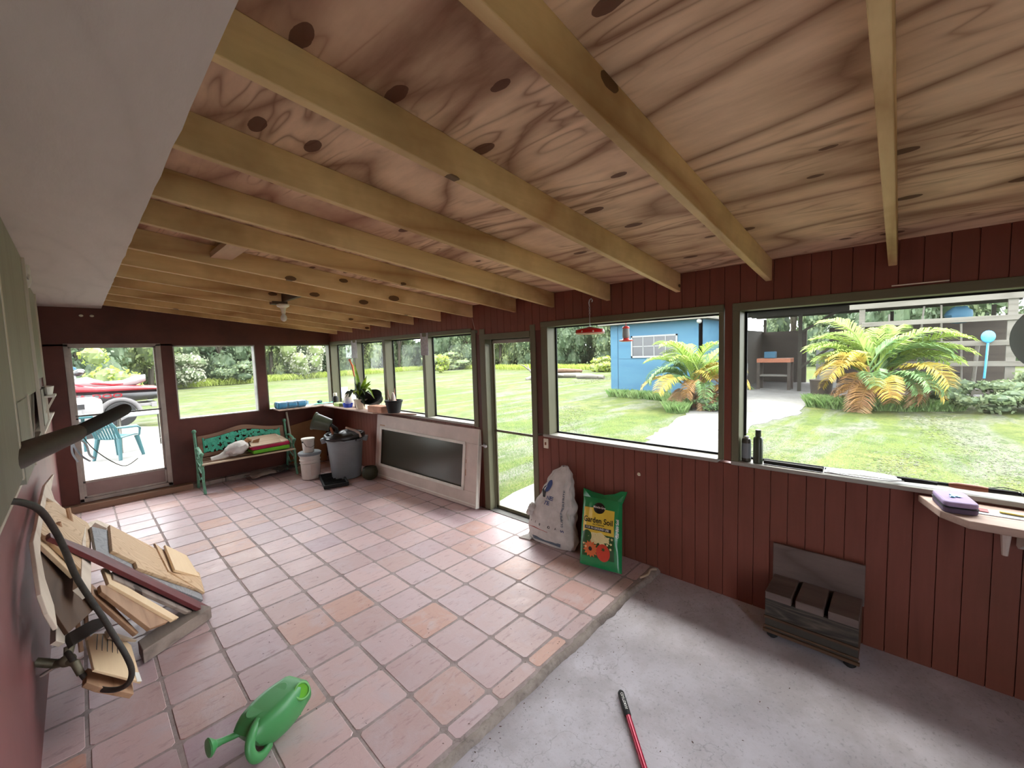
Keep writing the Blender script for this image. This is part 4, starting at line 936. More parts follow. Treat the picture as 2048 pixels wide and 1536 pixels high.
# ---- soil bag and white sack leaning on the right wall
def bilin(P, u, v):
    a, b_, c, d = [Vector(p) for p in P]; return (a*(1-u)+b_*u)*(1-v) + (d*(1-u)+c*u)*v
def pillow(name, P, depth, mt, parent, wr=.03, nu=26, nv=34, sd=1, edge=.35, back=.35):
    """flat bag: quad P (BL, BR, TR, TL as seen from the front) with bulge depth"""
    n = (Vector(P[1])-Vector(P[0])).cross(Vector(P[3])-Vector(P[0])).normalized()
    def F(u, v, o=0):
        e = (max(0, math.sin(math.pi*min(max(u, 0), 1))))**edge * (max(0, math.sin(math.pi*min(max(v*.94+.03, 0), 1))))**edge
        q = bilin(P, u, v)
        w = noise.noise(Vector((u*3.2, v*3.5, sd)))*wr*2.0 + noise.noise(Vector((u*9+v*3, v*7, sd+4)))*wr*.8
        return q + n*(depth*e + w*(.3+e*.7) + o)
    def Bk(u, v):
        e = (math.sin(math.pi*u))**.5*(math.sin(math.pi*v))**.5 if 0 < u < 1 and 0 < v < 1 else 0
        return bilin(P, u, v) - n*depth*back*e + n*noise.noise(Vector((u*3.2, v*3.5, sd)))*wr*.6*(0 if 0 < u < 1 and 0 < v < 1 else 1)
    b = B(); b.grid(lambda u, v: F(u, v), nu, nv); b.grid(lambda u, v: Bk(u, v), nu, nv)
    bmesh.ops.remove_doubles(b.bm, verts=b.bm.verts, dist=.004)
    return b.obj(name, mt, parent=parent, smooth=True), F
def decal(F, rect, name, mt, parent, off=.012, nu=16, nv=16, mask=None):
    u0, v0, u1, v1 = rect; b = B()
    if mask is None: b.grid(lambda a, c: F(u0+(u1-u0)*a, v0+(v1-v0)*c, off), nu, nv)
    else:
        cu, cv = (u0+u1)/2, (v0+v1)/2; ctr = b.bm.verts.new(F(cu, cv, off)); N = len(mask); K = 4; rg = []
        for k in range(1, K+1): rg.append([b.bm.verts.new(F(cu+(x)*(u1-u0)/2*k/K, cv+(y)*(v1-v0)/2*k/K, off)) for x, y in mask])
        for i in range(N): b.bm.faces.new((ctr, rg[0][i], rg[0][(i+1) % N]))
        for a, c in zip(rg[:-1], rg[1:]):
            for i in range(N): b.bm.faces.new((a[i], c[i], c[(i+1) % N], a[(i+1) % N]))
    return b.obj(name, mt, parent=parent, norm=False)
circ = [(math.cos(2*math.pi*k/24), math.sin(2*math.pi*k/24)) for k in range(24)]
def star(n, r, k2=1): return [(math.cos(2*math.pi*k/(2*n))*(1 if k % 2 else r), math.sin(2*math.pi*k/(2*n))*(1 if k % 2 else r)) for k in range(2*n)]
MAT['baggreen'] = paint('glossy_green_film', (30, 140, 82), .25, .12, 5, .6, 0, .1)
MAT['bagyellow'] = flat('yellow_print', (226, 196, 74), .3); MAT['ink'] = flat('black_print', (26, 24, 24), .35); MAT['bagdark'] = flat('dark_green_print', (44, 84, 44), .3)
MAT['tomato'] = flat('tomato_print', (208, 74, 54), .3); MAT['gerbera'] = flat('orange_flower_print', (214, 112, 62), .3); MAT['petal'] = flat('cream_print', (226, 214, 160), .3)
MAT['inkwhite'] = flat('white_print', (232, 232, 226), .35); MAT['inkblue'] = flat('blue_print', (46, 66, 120), .5); MAT['inkgrey'] = flat('grey_print', (92, 104, 118), .5); MAT['inkred'] = flat('faint_red_print', (170, 90, 84), .5)
t = thing('soil_bag', 'green and yellow plastic bag of garden soil leaning against the red siding', 'bag')
P2 = [(.80, -.72, .02), (1.02, -1.93, .02), (1.66, -1.62, 1.74), (1.62, -.34, 1.66)]
bag, F2 = pillow('bag', P2, .27, 'baggreen', t, .022, sd=3, back=.2)
b = B()
b.slab([F2(.0, .985), F2(.25, .99), F2(.5, .985), F2(.72, .985), F2(.86, .985), F2(1.0, .985), (1.83, -1.68, 2.02), (1.82, -1.5, 2.0), (1.76, -1.32, 1.9), (1.76, -1.0, 1.80), (1.76, -.6, 1.82), (1.78, -.24, 1.86)], (-1, 0, .2), .03); b.obj('sealed_top', 'baggreen', parent=t)
decal(F2, (.10, .47, .86, .84), 'yellow_label', 'bagyellow', t, .010)
decal(F2, (.10, .13, .86, .47), 'picture_panel', 'bagdark', t, .009)
decal(F2, (.22, .30, .80, .50), 'cream_blossom', 'petal', t, .013, mask=star(7, .8))
decal(F2, (.10, .33, .34, .50), 'dark_leaf', 'bagdark', t, .016, mask=circ)
decal(F2, (.12, .12, .52, .36), 'orange_flower', 'gerbera', t, .018, mask=star(14, .72)); decal(F2, (.27, .21, .36, .27), 'flower_heart', 'ink', t, .022, mask=circ)
decal(F2, (.47, .10, .78, .34), 'tomato', 'tomato', t, .021, mask=circ); decal(F2, (.57, .23, .69, .30), 'tomato_stem', 'bagdark', t, .026, mask=star(6, .35))
for k, (u, v) in enumerate(((.14, .30), (.20, .26), (.74, .40), (.80, .36), (.72, .34), (.82, .43), (.79, .29))): decal(F2, (u-.03, v-.02, u+.03, v+.02), 'small_flower', 'petal', t, .02, mask=star(5, .6))
decal(F2, (.36, .76, .64, .93), 'round_badge', 'ink', t, .014, mask=circ)
W2, H2 = 1.25, 1.8
def t2(u0, v0, rot=0): return lambda x, y: F2(u0 + x/W2, v0 + y/H2, .019)
b = B(); add_text(b, 'Garden Soil', .205, t2(.48, .655), .92); b.obj('lettering', 'ink', parent=t, norm=False)
b = B(); add_text(b, 'ALL PURPOSE', .05, t2(.5, .595), 1.2); b.obj('lettering', 'ink', parent=t, norm=False)
decal(F2, (.15, .515, .80, .565), 'black_bar', 'ink', t, .014)
b = B(); add_text(b, 'FOR IN-GROUND USE', .08, t2(.475, .54), .88); b.obj('lettering', 'inkwhite', parent=t, norm=False)
b = B(); add_text(b, 'Miracle-Gro', .085, t2(.5, .855), .9); b.obj('lettering', 'inkwhite', parent=t, norm=False)
b = B(); add_text(b, 'Garden Soil', .10, lambda x, y: F2(.93 + x/W2, .60 + y/H2, .019), 1, math.pi/2); b.obj('lettering', 'inkwhite', parent=t, norm=False)

t = thing('white_sack', 'crumpled white woven sack with blue print leaning by the screen door', 'bag')
def sackF(u, v, o=0):
    """u around (0..1), v height"""
    H = 2.42; a = 2*math.pi*u
    S = [(0, .90, .60, .30), (.12, .93, .62, .34), (.35, .84, .64, .33), (.5, .76, .62, .30), (.62, .62, .58, .26), (.78, .50, .52, .2), (.9, .36, .48, .13), (1, .12, .40, .05)]
    for k in range(len(S)-1):
        if S[k][0] <= v <= S[k+1][0]: break
    f = (v-S[k][0])/(S[k+1][0]-S[k][0]); f = f*f*(3-2*f); w, cy, dpt = [S[k][i]*(1-f)+S[k+1][i]*f for i in (1, 2, 3)]
    cx = 1.36 + .38*v; c, s_ = math.cos(a), math.sin(a)
    x = -math.copysign(abs(s_)**.75, s_)*dpt; y = -math.copysign(abs(c)**.7, c)*w*.98
    fold = .13*noise.noise(Vector((c*2, s_*2+v*4, v*5))) + .07*noise.noise(Vector((c*5+v*4, s_*5, v*9)))
    pinch = -.10*math.exp(-((v-.52+.12*c)/.05)**2)*(1 if s_ > -.2 else .3)
    rr_ = 1 + fold + pinch
    skew = .22*(1-v)*(1 if s_ > 0 else .0)
    return Vector((cx + x*rr_ - skew*.0 - (o if s_ > 0 else 0), cy + .12*(1-v) + y*rr_, .02 + v*H + .05*noise.noise(Vector((c*3, s_*2, v*6)))*min(1, v*4)))
b = B(); b.grid(lambda u, v: sackF(u, v), 72, 56, cu=True)
bmesh.ops.contextual_create(b.bm, geom=[]) if False else None
b.obj('sack', 'canvas', parent=t, smooth=True)
b = B(); b.ball((1.3, 1.45, .98), (.16, .17, .14), None, 12, .6, 2); b.ball((1.22, 1.5, .84), (.12, .12, .1), None, 12, .6, 3); b.obj('gathered_corner', 'canvas', parent=t, smooth=True)
b = B(); b.slab([(1.0, 1.35, .03), (.92, 1.75, .02), (1.2, 1.55, .1), (1.3, 1.3, .14)], (0, 0, 1), .04); b.obj('torn_corner', 'canvas', parent=t)
fs = lambda uy, v: sackF(.25 - (uy)*.16, v, .018)    # uy -1..1 across the front (+1 = right in the photo)
def fdec(cu, cv, w, h, mask, mt, name):
    b = B(); ctr = b.bm.verts.new(fs(cu, cv)); N = len(mask); rg = [[b.bm.verts.new(fs(cu+x*w*k/3, cv+y*h*k/3)) for x, y in mask] for k in (1, 2, 3)]
    for i in range(N): b.bm.faces.new((ctr, rg[0][i], rg[0][(i+1) % N]))
    for a, c in zip(rg[:-1], rg[1:]):
        for i in range(N): b.bm.faces.new((a[i], c[i], c[(i+1) % N], a[(i+1) % N]))
    b.obj(name, mt, parent=t, norm=False)
moon = [(math.cos(a)*1.0, math.sin(a)) for a in [math.pi*(.15+.9*k/12) + math.pi/2 for k in range(13)]] + [(math.cos(a)*.55+.25, math.sin(a)*.75) for a in [math.pi*(1.05-.9*k/12) + math.pi/2 for k in range(13)]]
fdec(-.54, .65, .20, .075, circ, 'ink', 'printed_emblem'); fdec(-.36, .735, .2, .075, circ, 'inkblue', 'printed_emblem'); fdec(-.5, .69, .06, .06, star(5, .5), 'inkwhite', 'printed_emblem')
tf = lambda cu, cv, r=0: (lambda x, y: fs(cu + x/.78, cv + y/2.42))
b = B(); add_text(b, 'NE', .17, tf(-.1, .585)); b.obj('lettering', 'inkblue', parent=t, norm=False)
b = B(); add_text(b, 'TE', .15, tf(-.12, .52)); b.obj('lettering', 'inkblue', parent=t, norm=False)
b = B(); add_text(b, 'SUPERMERFRITE', .15, tf(.60, .50), 1.0, math.pi/2); b.obj('lettering', 'inkgrey', parent=t, norm=False)
b = B(); add_text(b, 'S', .2, tf(.64, .225), 1.0, math.pi/2); b.obj('lettering', 'inkblue', parent=t, norm=False)
for k, c_ in enumerate(('*', '8', '8', '0', 'A')):
    b = B(); add_text(b, c_, .1, tf(-.68+.24*k, .235)); b.obj('printed_symbol', 'ink', parent=t, norm=False)
fdec(.0, .045, .55, .022, [(-1, -1), (1, -1), (1, 1), (-1, 1)], 'inkgrey', 'printed_bar')
fdec(-.35, .175, .38, .003, [(-1, -1), (1, -1), (1, 1), (-1, 1)], 'inkred', 'printed_line')

# ---- garden bench with green iron ends at the far wall
t = thing('garden_bench', 'garden bench with green iron ends and a teal leaf pattern back under the far windows', 'bench', (-3.0, 0, 0))
BX = 2.0
for s in (-1, 1):
    x = s*BX
    b = B()
    b.tube([(x, 17.45, 2.75), (x, 17.35, 2.2), (x, 17.2, 1.5), (x, 17.25, .9), (x, 17.5, 0)], [.06, .06, .07, .06, .06], 8)
    b.tube([(x, 16.2, 1.3), (x, 16.05, 1.0), (x, 16.15, .55), (x, 15.95, 0)], [.07, .06, .055, .06], 8)
    b.tube([(x, 16.2, 1.3), (x, 16.6, 1.27), (x, 17.2, 1.42)], .05, 8)
    b.tube([(x, 17.3, 1.95), (x, 16.8, 2.05), (x, 16.3, 1.95), (x, 16.1, 1.8), (x, 16.22, 1.6), (x, 16.3, 1.75)], [.05, .055, .055, .06, .05, .04], 8)
    b.tube([(x, 16.2, 1.8), (x, 16.3, 1.55), (x, 16.2, 1.3)], .05, 8)
    b.tube([(x, 16.4, .9), (x, 16.9, 1.1), (x, 17.2, .8), (x, 16.9, .5), (x, 16.4, .7), (x, 16.15, .5)], .035, 6)
    b.tube([(x, 16.7, 1.3), (x, 16.6, 1.6), (x, 16.9, 1.8), (x, 17.1, 1.6), (x, 16.9, 1.5)], .035, 6)
    for (yy, zz) in ((16.1, 1.83), (17.45, 2.75), (16.2, 1.28)): b.ball((x, yy, zz), .1, None, 10)
    b.obj('end_frame', 'greenpaint', parent=t, smooth=True)
for k, (y, z) in enumerate(((16.15, 1.34), (16.42, 1.33), (16.69, 1.34), (16.96, 1.37), (17.18, 1.42))):
    b = B(); b.box((0, y, z), (2*BX, .2, .07)); b.obj('seat_slat', 'slatwood' if k == 0 else 'benchwood', parent=t, bev=.015)
def bp(x, z): return Vector((x, 17.2 + (z-1.4)*.19, z))   # leaning back plane
b = B(); n = 24
topc = [(-1.9+3.8*k/n) for k in range(n+1)]
zt = lambda x: 2.56 + .24*math.exp(-(x/.9)**2) - .03*abs(x)
zi = lambda x: 2.38 + .2*math.exp(-(x/.95)**2) - .03*abs(x)
b.slab([bp(x, zi(x)) for x in topc] + [bp(x, zt(x)) for x in reversed(topc)], (0, -1, .2), .1)
b.slab([bp(x, z) for x, z in ((-1.92, 1.5), (1.92, 1.5), (1.92, 1.68), (-1.92, 1.68))], (0, -1, .2), .1)
for s in (-1, 1): b.slab([bp(s*1.92, 1.5), bp(s*1.92, 2.45), bp(s*1.7, 2.45), bp(s*1.7, 1.5)], (0, -1, .2), .1)
b.obj('back_frame', 'benchwood', parent=t, bev=.012)
b = B(); rb = random.Random(21)
fr_ = [(-1.68+3.36*k/20) for k in range(21)]
def lf(cx, cz, L, a, w):
    pts = []
    for k in range(7): f = k/6; pts.append((f, math.sin(math.pi*f**.8)*w))
    out = [(f*L, q*L) for f, q in pts] + [(f*L, -q*L) for f, q in reversed(pts[1:-1])]
    c, s_ = math.cos(a), math.sin(a)
    P = [bp(min(1.69, max(-1.69, cx+x*c-y*s_)), max(1.68, min(zi(cx+x*c-y*s_), cz+x*s_+y*c))) + Vector((0, -.02-rb.random()*.02, 0)) for x, y in out]
    try: b.slab(P, (0, -1, .2), .025)
    except Exception: pass
for i in range(17):
    for cz in (1.84, 2.16, 2.42 if abs(-1.6+i*.2) < .9 else 2.3):
        for k in range(4): lf(-1.6+i*.2+rb.uniform(-.06, .06), cz+rb.uniform(-.05, .05), rb.uniform(.14, .24), k*1.57+i+cz*3, .36)
b.tube([bp(-1.68+3.36*k/30, 1.98+.22*math.sin(k*.9)) for k in range(31)], .025, 6)
b.tube([bp(-1.68+3.36*k/30, 2.02-.22*math.sin(k*.9+.4)) for k in range(31)], .02, 6)
for x in (-1.69, 1.69): b.tube([bp(x, 1.68), bp(x, 2.4)], .03, 6)
b.obj('leaf_casting', 'teal', parent=t)

# ---- things on the bench
t = thing('sack_pillow', 'plump white sack lying on the left half of the garden bench', 'bag', (-3.55, 16.55, 1.42))
b = B(); b.ball((.05, 0, .36), (.56, .36, .33), rotm(0, -.25, .15), 20, .22, 2); b.obj('body', 'canvas', parent=t, smooth=True)
b = B(); b.tube([(-.4, -.05, .2), (-.65, -.1, .12), (-1.05, -.15, .08)], [.2, .14, .1], 10, flat=.5); b.obj('neck', 'canvas', parent=t, smooth=True)
b = B(); b.tube([(.45, .1, .55), (.58, .12, .68), (.7, .1, .6)], [.15, .12, .08], 8); b.obj('knot', 'card', parent=t, smooth=True)
def cushion(label, z, h, mt, x0=-2.92, x1=-1.22, yy=16.62, rz=0):
    b = B(); b.box((0, 0, h/2), (x1-x0, 1.02, h)); return tag(b.obj('seat_cushion', mt, loc=((x0+x1)/2, yy, z), rz=rz, bev=.05), label, 'cushion', 'cushions stacked on the bench')
cushion('lime green foam cushion, bottom of the stack on the bench', 1.42, .19, 'lime')
cushion('magenta foam cushion lying on the lime one on the bench', 1.615, .185, 'magenta', -2.98, -1.2, 16.65, .04)
t = thing('cardboard_tray', 'shallow brown cardboard tray on top of the magenta cushion', 'tray', (-2.15, 16.65, 1.8), .05)
b = B(); b.slab([(-.85, -.5, .02), (.55, -.5, .03), (.62, .5, .34), (-.75, .5, .36)], (0, -1, 1), .03); b.obj('lid', 'straw', parent=t)
b = B(); b.slab([(-.9, -.5, 0), (.7, -.5, 0), (.75, .5, 0), (-.85, .5, 0)], (0, 0, 1), .01); b.slab([(.55, -.5, .03), (.95, -.35, .02), (.95, .4, .12), (.62, .5, .34)], (1, 0, 1), .03); b.obj('flap', 'slatwood', parent=t)
b = B(); b.prism([(0, 0), (.35, .1), (.5, .5), (.2, .45)], .02, rotm(math.pi/2.2, 0, 0)); tag(b.obj('cardboard_scrap', 'card', loc=(-2.98, 16.45, 1.62)), 'small brown cardboard scrap between white sack and cushions', 'cardboard')
# under and beside the bench
b = B(); b.grid(lambda u, v: ((u-.5)*1.3, (v-.5)*.9, .06+.14*noise.noise(Vector((u*3, v*3, 2)))+.12*math.sin(math.pi*u)*math.sin(math.pi*v)), 12, 10)
tag(b.obj('feed_sack', 'graywood', loc=(-2.4, 16.95, .12), rz=.3, solid=.02, smooth=True), 'flattened pale paper sack on the floor under the bench', 'sack')
b = B(); b.grid(lambda u, v: ((u-.5)*1.1, (v-.5)*.8, .1+.14*noise.noise(Vector((u*5, v*5, 7)))+.05*math.sin(math.pi*u)), 12, 10)
tag(b.obj('plastic_sheet', 'darkpanel', loc=(-1.3, 17.0, .1), rz=.2, solid=.02, smooth=True), 'crumpled dark plastic on the floor under the right end of the bench', 'plastic sheet')
b = B(); b.slab([(-.72, 17.72, .22), (1.2, 17.45, .03), (1.3, 17.6, 2.55), (.9, 17.7, 2.62), (-.7, 17.9, 2.3)], (0, -1, .1), .03)
tag(b.obj('cardboard_sheet', 'card'), 'large brown cardboard panel standing behind the buckets', 'cardboard')
b = B(); b.cyl((-.62, 17.3, 0.02), (-.72, 17.85, 3.15), .05); tag(b.obj('broom_handle', 'batten'), 'pale wooden stick leaning in the corner behind the bench end', 'stick')

# ---- buckets, bin, pots
t = thing('paint_bucket', 'large white plastic bucket with lid standing by the bench end', 'bucket', (-.82, 14.55, .02), 0, 'white buckets')
b = B(); b.lathe([(.40, 0), (.42, .04), (.47, 1.15), (.5, 1.17), (.5, 1.27), (.475, 1.28)], n=28); b.obj('body', 'bucket', parent=t, smooth=True)
b = B(); b.lathe([(.52, 1.22), (.54, 1.26), (.54, 1.34), (.5, 1.37), (.1, 1.36)], n=28); b.obj('lid', 'bin', parent=t, smooth=True)
b = B(); b.lathe([(.485, .95), (.5, .97), (.5, 1.0), (.485, 1.02)], n=28, cap=False); b.lathe([(.475, .8), (.488, .82), (.475, .84)], n=28, cap=False); b.obj('rib', 'bucket', parent=t, smooth=True)
b = B(); b.grid(lambda u, v: (math.cos(-1.9+u*1.4)*(.43+.05*(v*.55+.1)), math.sin(-1.9+u*1.4)*(.43+.05*(v*.55+.1)), .2+v*.6), 12, 4); b.obj('label', 'doorwhite', parent=t, solid=.008)
t = thing('small_bucket', 'small white pail standing on the lid of the large bucket', 'bucket', (-.88, 14.5, 1.385), 0, 'white buckets')
b = B(); b.lathe([(.25, 0), (.29, .62), (.31, .63), (.31, .68), (.27, .68), (.24, .1)], n=24); b.obj('body', 'bucket', parent=t, smooth=True)
b = B(); b.lathe([(.31, .64), (.32, .67), (.31, .71), (.05, .7)], n=24); b.obj('lid', 'white', parent=t, smooth=True)
b = B(); b.tube([(-.28, -.08, .58), (-.2, -.28, .34), (0, -.33, .27), (.2, -.28, .34), (.28, -.08, .58)], .012, 6); b.obj('handle', 'darksteel', parent=t)
b = B(); b.cyl((-.32, -.1, .55), (-.28, -.1, .55), .04); b.obj('handle_ear', 'black', parent=t)
t = thing('rubbish_bin', 'large grey rubbish bin lined with a black bag in the corner', 'bin', (.5, 13.35, .02))
b = B(); b.lathe([(.66, 0), (.7, .05), (.86, 1.85), (.9, 1.87), (.9, 1.98), (.95, 2.0), (.96, 2.12), (.9, 2.14), (.84, 1.9), (.66, .1)], n=36); b.obj('body', 'bin', parent=t, smooth=True)
for a in (2.6, -.6):
    b = B(); b.box((math.cos(a)*1.0, math.sin(a)*1.0, 1.93), (.22, .34, .26), rotm(0, .25, a)); b.obj('handle', 'bin', parent=t, bev=.03)
b = B()
b.grid(lambda u, v: (math.cos(2*math.pi*u)*(.99-.22*v*v), math.sin(2*math.pi*u)*(.99-.22*v*v), 2.0+.24*math.sin(math.pi*v)+.05*noise.noise(Vector((math.cos(6.28*u)*3, math.sin(6.28*u)*3, v*2)))-.1*(v > .9)), 40, 8, cu=True)
b.obj('bin_liner', 'blackbag', parent=t, smooth=True, solid=.01)
b = B(); b.ball((0, 0, 2.05), (.8, .8, .3), None, 18, .6, 5); b.obj('rubbish', 'blackbag', parent=t, smooth=True)
def tool(name, label, pts, r, mt, cat): b = B(); b.tube(pts, r, 8); return tag(b.obj(name, mt, smooth=True), label, cat)
tool('brush_handle', 'pale worn brush handle lying across the rim of the bin', [(.35, 12.85, 2.62), (.72, 12.6, 2.42), (.85, 12.5, 2.3), (.9, 12.42, 2.08)], [.05, .06, .07, .06], 'doorwhite', 'brush')
tool('wooden_handle', 'short brown wooden handle sticking out of the bin liner', [(-.1, 13.2, 2.2), (-.3, 13.1, 2.7)], [.06, .05], 'brown', 'handle')
t = thing('dark_planter', 'dark green plastic pot tipped sideways above the rim of the bin', 'pot', (-.55, 13.45, 2.92))
mrot = Vector((-.8, .55, .35)).to_track_quat('Z', 'Y').to_matrix().to_4x4()
b = B(); b.lathe([(.3, -.42), (.4, .3), (.44, .32), (.44, .4), (.38, .4), (.27, -.36)], m=mrot, n=28); b.obj('body', 'dgreen', parent=t, smooth=True)
b = B(); q = mrot @ Vector((0, 0, -.42)); b.tube([q, q+Vector((.25, -.05, -.2)), q+Vector((.3, -.05, -.55))], [.1, .08, .07], 8); b.obj('stem', 'black', parent=t, smooth=True)
t = thing('seed_tray', 'flat black plant tray on the tiles in front of the bin', 'tray', (-.25, 13.6, .02), -.28)
b = B(); b.span((-.5, -1.1, 0), (.5, 1.1, .03))
for (xa, xb, ya, yb) in ((-.55, -.48, -1.15, 1.15), (.48, .55, -1.15, 1.15), (-.55, .55, -1.15, -1.08), (-.55, .55, 1.08, 1.15)): b.span((xa, ya, 0), (xb, yb, .16))
b.obj('tray', 'black', parent=t, bev=.02)
b = B()
for k in range(9): b.span((-.48, -1.0+k*.24, .03), (.48, -.97+k*.24, .08))
b.obj('rib', 'black', parent=t)
bpy.data.objects[t.name].location = Vector((-.35, 13.0, .02))*FT
t = thing('dark_pot', 'round dark green pot on the floor between the bin and the white door', 'pot', (1.02, 11.9, .02))
b = B(); b.lathe([(.25, 0), (.42, .12), (.46, .35), (.38, .58), (.3, .62), (.27, .58)], n=24, sx=.85, sy=.85); b.obj('body', 'dolive', parent=t, smooth=True)
b = B(); b.ball((-.12, -.1, .6), (.16, .1, .06), None, 12, .3, 3); b.obj('soil', 'dolive', parent=t, smooth=True)

# ---- corner shelf and what stands on it
b = B(); b.slab([(XW-.06, 17.9, 3.36), (XW-.06, 8.9, 3.36), (1.45, 10.6, 3.36), (.98, 11.2, 3.36), (.95, 16.9, 3.36), (-1.35, 16.95, 3.36), (-1.35, 17.95, 3.36)][::-1], (0, 0, 1), .07)
tag(b.obj('corner_shelf', 'shelf', loc=(0, 0, .05), bev=.015), 'weathered board shelf running along the sills in the far corner', 'shelf')
SZ = 3.415
def pot(name, label, loc, r0, r1, h, mt, cat='pot', rim=.03):
    t = thing(name, label, cat, loc); b = B(); b.lathe([(r0, 0), (r1*.97, h*.82), (r1+rim*.3, h*.84), (r1+rim, h), (r1-.02, h), (r0*.9, h*.2)], n=26); b.obj('body', mt, parent=t, smooth=True)
    b = B(); b.lathe([(r1*.9, h*.86), (.01, h*.9)], n=20); b.obj('soil', 'darkwood', parent=t); return t
t = pot('flower_pot', 'cream flower pot holding a strap leaved plant on the corner shelf', (1.4, 13.15, SZ), .24, .36, .52, 'cream')
rp = random.Random(8)
PL = Vector((1.4, 13.2, SZ+.5))
leaves = [((0, .55, 2.0), .09, 'strap', .1), ((.1, -.3, .95), .10, 'strap', .0), ((0, -1.0, .85), .12, 'strap', .3), ((0, -.75, 1.25), .11, 'strap', .1), ((.0, -1.3, 1.0), .1, 'strap', .2), ((-.05, .3, .9), .1, 'strapdk', .1), ((.1, 1.6, -.15), .12, 'strapdk', .9), ((0, 2.4, -.45), .12, 'strapdk', 1.0), ((0, -1.3, .1), .11, 'strapdk', .6), ((-.3, -1.9, .2), .10, 'strap', .9), ((-.2, -.9, -.3), .09, 'strapdk', .5), ((-.4, -.2, .3), .1, 'strap', .5), ((-.5, .6, .1), .1, 'strapdk', .6), ((.3, -.5, .8), .1, 'strap', .2), ((-.4, -1.1, .3), .09, 'strapdk', .7), ((.1, .9, .4), .1, 'strapdk', .6)]
plant = thing('bromeliad', 'strap leaved bromeliad with long arching leaves in the cream pot', 'plant', (1.4, 13.2, SZ+.47))
for i, (e, w, mt, arch) in enumerate(leaves):
    e = Vector(e); b = B(); pts = []
    for k in range(9):
        f = k/8; p = e*f + Vector((0, 0, 1))*arch*math.sin(math.pi*f)*.6 + Vector((math.sin(i)*.1*f, 0, 0)); pts.append(p)
    b.leaf(pts, [w*(.8+.5*math.sin(math.pi*min(1, k/8+.1)))*(1-(k/8)**4*.95) for k in range(9)], .35); b.obj('leaf', mt, parent=plant, norm=False, solid=.01)
b = B(); b.tube([(.0, .55, 1.2), (.02, .75, 1.75), (0, 1.0, 2.05)], [.04, .06, .03], 7); b.ball((0, 1.0, 2.07), (.05, .14, .06)); b.obj('flower_spike', 'gerbera', parent=plant, smooth=True)
b = B(); b.tube([(0, 0, 0), (0, .15, .5), (.05, .1, .9)], [.12, .1, .06], 8); b.obj('stem', 'strapdk', parent=plant)
b = B(); b.box((0, 0, .15), (.55, 1.15, .3)); tag(b.obj('brick', 'brick', loc=(1.3, 11.15, SZ), rz=.1, bev=.03), 'pale brick block at the front of the corner shelf', 'brick')
t = pot('black_pot', 'black plastic pot with a small cactus at the end of the corner shelf', (1.55, 10.2, SZ), .28, .4, .6, 'black')
b = B(); b.tube([(0, 0, .5), (.02, .05, .75), (0, .02, .95)], [.09, .1, .04], 8); b.obj('cactus', 'doorwhite', parent=t, smooth=True)
b = B(); b.tube([(-.1, .1, .5), (-.15, .2, .85), (-.1, .3, 1.1)], [.03, .02, .01], 5); b.tube([(.1, -.05, .5), (.12, .1, .8), (.2, .2, 1.15)], [.03, .02, .01], 5); b.obj('twig', 'brown', parent=t)
b = B(); b.tube([(0, 0, 0), (0, .15, .35), (0, .1, .55)], [.2, .16, .03], 10); tag(b.obj('pale_bottle', 'clear', loc=(1.75, 11.9, SZ), smooth=True), 'clear pale plastic bottle behind the brick', 'bottle')
t = thing('dark_basin', 'dark oval basin tilted behind the plant on the corner shelf', 'basin', (1.75, 12.35, SZ+.35))
b = B(); b.lathe([(.1, -.3), (.45, -.2), (.62, .15), (.66, .17), (.6, .16), (.4, -.14), (.1, -.22)], m=rotm(0, -.9, .2), n=26, sx=.7, sy=1.15); b.obj('basin', 'black', parent=t, smooth=True)
t.location = Vector((1.62, 12.3, SZ+.55))*FT
b = B(); b.span((-.3, -.95, 0), (.3, .95, .18)); tag(b.obj('blue_tray', 'blue', loc=(1.35, 12.6, SZ), bev=.05), 'blue plastic tray under the leaves of the plant', 'tray') if False else b.bm.free()
b = B(); b.lathe([(.2, 0), (.24, .2), (.26, .21), (.22, .2), (.18, .03)], n=20, sx=1, sy=1.5); tag(b.obj('blue_dish', 'blue', loc=(1.3, 14.5, SZ), smooth=True), 'small blue plastic dish left of the cream pot', 'dish')
b = B(); b.box((0, 0, .09), (.4, .7, .18)); tag(b.obj('green_carton', 'plimegreen', loc=(1.3, 15.5, SZ), bev=.02), 'pale green box on the shelf next to the blue dish', 'box')
t = thing('white_jug', 'white rounded jug near the corner post on the shelf', 'jug', (1.35, 15.6, SZ)) 
b = B(); b.lathe([(.3, 0), (.36, .3), (.3, .65), (.14, .78), (.12, .86)], n=22); b.obj('body', 'cream', parent=t, smooth=True)
b = B(); b.tube([(0, .28, .6), (-.05, .45, .5), (0, .38, .25)], .04, 7); b.obj('handle', 'cream', parent=t, smooth=True)
t.location = Vector((1.62, 14.9, SZ))*FT
t = thing('dark_bottle', 'small dark bottle with white cap in the far corner of the shelf', 'bottle', (1.5, 16.5, SZ))
b = B(); b.lathe([(.15, 0), (.16, .4), (.08, .5)], n=16); b.obj('body', 'black', parent=t, smooth=True)
b = B(); b.cyl((0, 0, .5), (0, 0, .66), .1); b.obj('cap', 'white', parent=t)
b = B(); b.span((-.25, -.35, 0), (.25, .35, .28)); tag(b.obj('white_carton', 'doorwhite', loc=(1.78, 13.9, SZ), bev=.03), 'white carton behind the plant against the window', 'box')
t = thing('bottle_pack', 'blue shrink wrapped pack of bottles lying on the sill of the corner window', 'bottles', (-.5, 17.45, SZ))
for i in range(3):
    for j in range(2):
        b = B(); b.tube([(-.6+i*.5-.25, -.2+j*.36, .19), (-.6+i*.5+.22, -.2+j*.36, .19)], [.19, .19], 14); b.obj('bottle', 'sky', parent=t, smooth=True, bev=.05)
